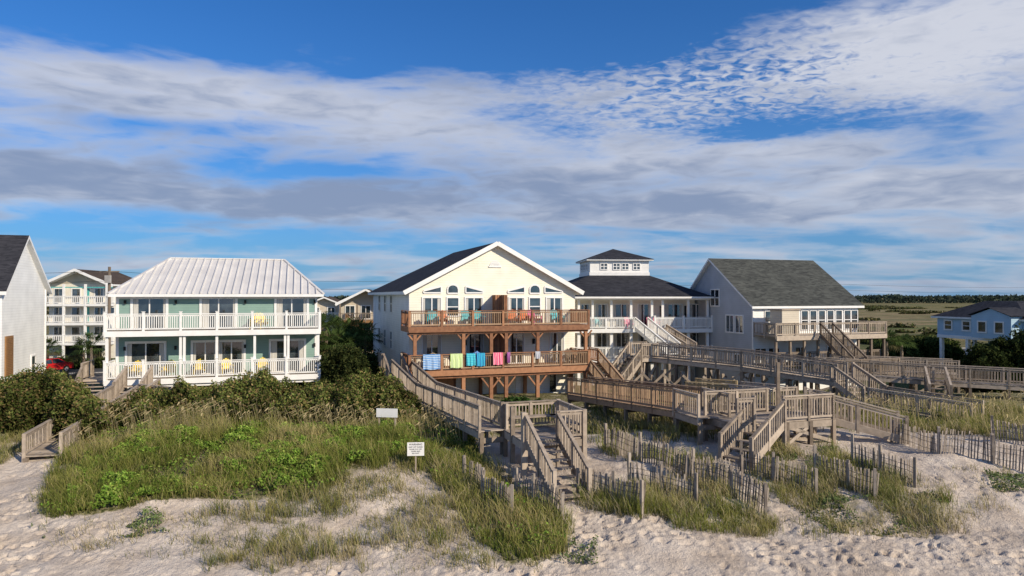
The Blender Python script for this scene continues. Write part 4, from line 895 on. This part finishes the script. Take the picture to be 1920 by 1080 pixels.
def shrubs(name,blobs,nleaf,cols,size=.07,core=(.018,.024,.010)):
    VV=[];FF=[];CC=[];off=0; cols=np.asarray(cols)
    for (x,y,z,rx,ry,rz) in blobs:
        n=int(nleaf*rx*rz*1.2); d=RNG.normal(size=(n,3)); d[:,2]=np.abs(d[:,2])*1.0-.15; d/=np.linalg.norm(d,axis=1,keepdims=True)
        lump=1+.40*(fbm(d[:,0]*3+x,d[:,2]*3+d[:,1]*2+y,17,2)-.5)*2
        rr=(.78+.32*RNG.random(n)**.6)*lump
        pos=np.array([x,y,z])+d*rr[:,None]*np.array([rx,ry,rz]); bt=RNG.uniform(.65,1.3)
        tone=cols[RNG.integers(0,len(cols),n)]*RNG.uniform(.55,1.2,(n,1))*bt*((.35+.85*np.clip((rr-.78)/.32,0,1))*(.6+.45*np.clip(d[:,2],0,1)))[:,None]  # inner leaves darker, upward ones lighter: crown shading baked into the tone
        V_,F_,C_=leaves(pos,d,RNG.uniform(size*.7,size*1.4,n),tone,.3); VV.append(V_);FF.append(F_+off);CC.append(C_);off+=len(V_)
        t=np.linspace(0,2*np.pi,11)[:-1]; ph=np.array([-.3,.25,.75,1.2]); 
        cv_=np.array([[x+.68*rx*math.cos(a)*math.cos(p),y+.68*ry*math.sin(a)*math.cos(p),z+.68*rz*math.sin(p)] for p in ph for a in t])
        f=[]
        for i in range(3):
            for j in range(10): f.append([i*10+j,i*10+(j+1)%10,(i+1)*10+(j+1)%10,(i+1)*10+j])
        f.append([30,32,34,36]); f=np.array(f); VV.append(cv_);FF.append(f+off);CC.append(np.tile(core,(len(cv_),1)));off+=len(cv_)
    return mesh_np(name,np.concatenate(VV),np.concatenate(FF),np.concatenate(CC),LEAF)
SC=[(.12,.15,.035),(.15,.185,.05),(.20,.19,.06),(.085,.11,.03),(.28,.20,.09)]
def mass(pxs,D0,D1,topf,n,rmin=.7,rmax=1.2,jit=.35):
    out=[]
    for i in range(n):
        D=random.uniform(D0,D1); px=random.uniform(*pxs); x=(px-960)/F*D; g_=Hs(x,D); zt=CAMZ-(topf(px)-HOR)/F*D + random.uniform(-jit,.12)
        r=random.uniform(rmin,rmax); hgt=max(.5,zt-g_); out.append((x,D,g_+hgt*.2,r,r,hgt*.8))
    return out
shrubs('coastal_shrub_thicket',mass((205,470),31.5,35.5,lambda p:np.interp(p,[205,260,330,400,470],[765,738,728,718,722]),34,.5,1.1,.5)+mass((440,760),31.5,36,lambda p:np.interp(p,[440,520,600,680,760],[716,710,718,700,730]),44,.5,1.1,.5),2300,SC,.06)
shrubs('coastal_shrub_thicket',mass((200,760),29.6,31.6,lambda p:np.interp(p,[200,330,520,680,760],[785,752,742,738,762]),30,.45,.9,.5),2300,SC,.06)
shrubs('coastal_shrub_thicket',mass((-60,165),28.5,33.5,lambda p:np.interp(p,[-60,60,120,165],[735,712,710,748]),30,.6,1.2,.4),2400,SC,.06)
shrubs('coastal_shrub_thicket',mass((-80,60),34,36,lambda p:735,7),1500,SC,.06)
shrubs('coastal_shrub_thicket',mass((600,690),42,50,lambda p:np.interp(p,[600,690],[655,668]),16,1,1.6),1300,[(.05,.065,.02),(.08,.09,.03),(.035,.05,.018)],.09)
shrubs('garden_shrub',mass((955,1010),38.3,40,lambda p:742,6,.5,.8),2000,[(.06,.12,.03),(.09,.16,.04)],.07)
shrubs('roadside_shrubs',mass((1640,1790),70,84,lambda p:np.interp(p,[1640,1700,1790],[640,645,636]),12,1.2,2.0),500,[(.05,.075,.02),(.08,.10,.03)],.16)
shrubs('roadside_shrubs',mass((1830,1960),50,54,lambda p:np.interp(p,[1820,1880,1960],[668,645,630]),14,1.1,1.8),800,[(.035,.05,.016),(.055,.07,.022)],.11)
shrubs('roadside_shrubs',mass((1625,1800),95,125,lambda p:630,9,1.2,2.5),350,[(.08,.10,.03),(.11,.12,.04)],.2)
shrubs('roadside_shrubs',mass((90,200),70,76,lambda p:672,8,.8,1.2),500,[(.05,.075,.02),(.08,.10,.03)],.12)
bl=[]
for i in range(220):
    D=random.uniform(125,480); x=random.uniform(-.75,.85)*D; r=random.uniform(2,7)*(.5+D/400); bl.append((x,D,-1.2,r,r*.6,random.uniform(.6,1.5)))
shrubs('marsh_bushes',bl,26,[(.08,.10,.035),(.13,.13,.05),(.20,.17,.08)],.45)
n=26000; x=RNG.uniform(-900,1100,n); D=700+RNG.uniform(0,60,n); top=5.5+3.6*fbm(x*.02,x*0,5,4)+2.5*(fbm(x*.15,x*0+3,6,2)-.5)
z=-1+RNG.random(n)**.7*top; c=np.asarray([(.05,.07,.05),(.065,.08,.058),(.04,.055,.045)])[RNG.integers(0,3,n)]*RNG.uniform(.7,1.3,(n,1))
V_,F_,C_=leaves(np.stack([x,D,z],1),np.tile([0,-.6,.6],(n,1)),RNG.uniform(1.2,2.6,n),c,.4); mesh_np('distant_treeline',V_,F_,C_,LEAF)

def palm(x,y,z,ht,fan=1.1,nf=26,name='palmetto_palm'):
    e=empty(name,(x,y,z)); m=MB(); n=9
    for j in range(6):
        r0_,r1_=.17-.012*j,.17-.012*(j+1); z0,z1=ht*j/6,ht*(j+1)/6
        for i in range(n):
            a=2*math.pi*i/n;b2=2*math.pi*(i+1)/n; m.poly([(r0_*1.12*math.cos(a),r0_*1.12*math.sin(a),z0),(r0_*1.12*math.cos(b2),r0_*1.12*math.sin(b2),z0),(r1_*math.cos(b2),r1_*math.sin(b2),z1),(r1_*math.cos(a),r1_*math.sin(a),z1)],'wood2')
    m.obj('trunk',e)
    V=[];C=[]
    for i in range(nf):
        a=random.uniform(0,6.28); el_=random.uniform(-.5,1.2); d=Vector((math.cos(a)*math.cos(el_),math.sin(a)*math.cos(el_),math.sin(el_))); s_=d.cross(Vector((0,0,1))).normalized(); c0=Vector((0,0,ht))
        st_=c0+d*.5*fan
        for kf in range(13):
            t=(kf-6)/6*1.25; dd=(d*math.cos(t)+s_*math.sin(t)).normalized(); tip=st_+dd*fan*.75*random.uniform(.85,1.1)-Vector((0,0,.22*fan)); md=st_+dd*fan*.4; pw=dd.cross(Vector((0,0,1))).normalized()*.035
            V+=[st_,md+pw,tip,md-pw]; cc_=np.array((.10,.15,.045))*random.uniform(.5,1.3) if el_>-.2 else np.array((.15,.13,.06))*random.uniform(.5,1.1); C+=[cc_]*4
        V+=[c0-Vector((.02,0,0)),c0+Vector((.02,0,0)),st_+Vector((.02,0,0)),st_-Vector((.02,0,0))]; C+=[np.array((.08,.10,.03))]*4
    V=np.array([tuple(v) for v in V]); mesh_np('fronds',V,np.arange(len(V)).reshape(-1,4),np.array(C),LEAF,e)
for px,D,topy,fan in ((612,50,618,1.5),(640,52,625,1.6),(665,51,628,1.6),(685,54,632,1.5),(628,47,645,1.4),(652,48,650,1.4),(604,55,612,1.5),(90,66,655,1.3),(172,64,652,1.7),(158,68,660,1.4),(1662,60,640,1.3),(1690,64,645,1.2)):
    x=(px-960)/F*D; g_=Hs(x,D); palm(x,D,g_,max(.8,CAMZ-(topy-HOR)/F*D-g_),fan)
def tree(x,y,z,ht,r,name='live_oak_tree'):
    e=empty(name,(x,y,z)); m=MB()
    m.beam((0,0,-.2),(.1,0,ht*.45),.35,.35,'wood2')
    bl=[]
    for i in range(7):
        a=i*.9+random.random(); q=(math.cos(a)*r*.55,math.sin(a)*r*.55,ht*(.6+.12*random.random())); m.beam((.1,0,ht*.4),q,.12,.12,'wood2'); bl.append((q[0],q[1],q[2]-r*.15,r*.5,r*.5,r*.42))
    bl.append((0,0,ht*.72,r*.5,r*.5,r*.45)); m.obj('trunk',e); o=shrubs('crown',bl,420,[(.045,.065,.02),(.065,.085,.028)],.12); o.parent=e
for px,D,ht,r in ((1885,53,4.2,2.4),(1935,52,4.6,2.6),(655,62,5.0,2.8)):
    x=(px-960)/F*D; tree(x,D,Hs(x,D),ht,r)

# ------------------------------------------------------------------ camera
cam=bpy.data.cameras.new('camera'); cam.lens=24; cam.sensor_width=36; cam.clip_end=20000; cam.clip_start=.1
co=bpy.data.objects.new('camera',cam); co.location=(0,0,CAMZ); co.rotation_euler=(math.radians(90)+math.atan((HOR-540)/F),0,0); scene.collection.objects.link(co); scene.camera=co
scene.view_settings.view_transform='Standard'; scene.view_settings.look='None'; scene.view_settings.exposure=0
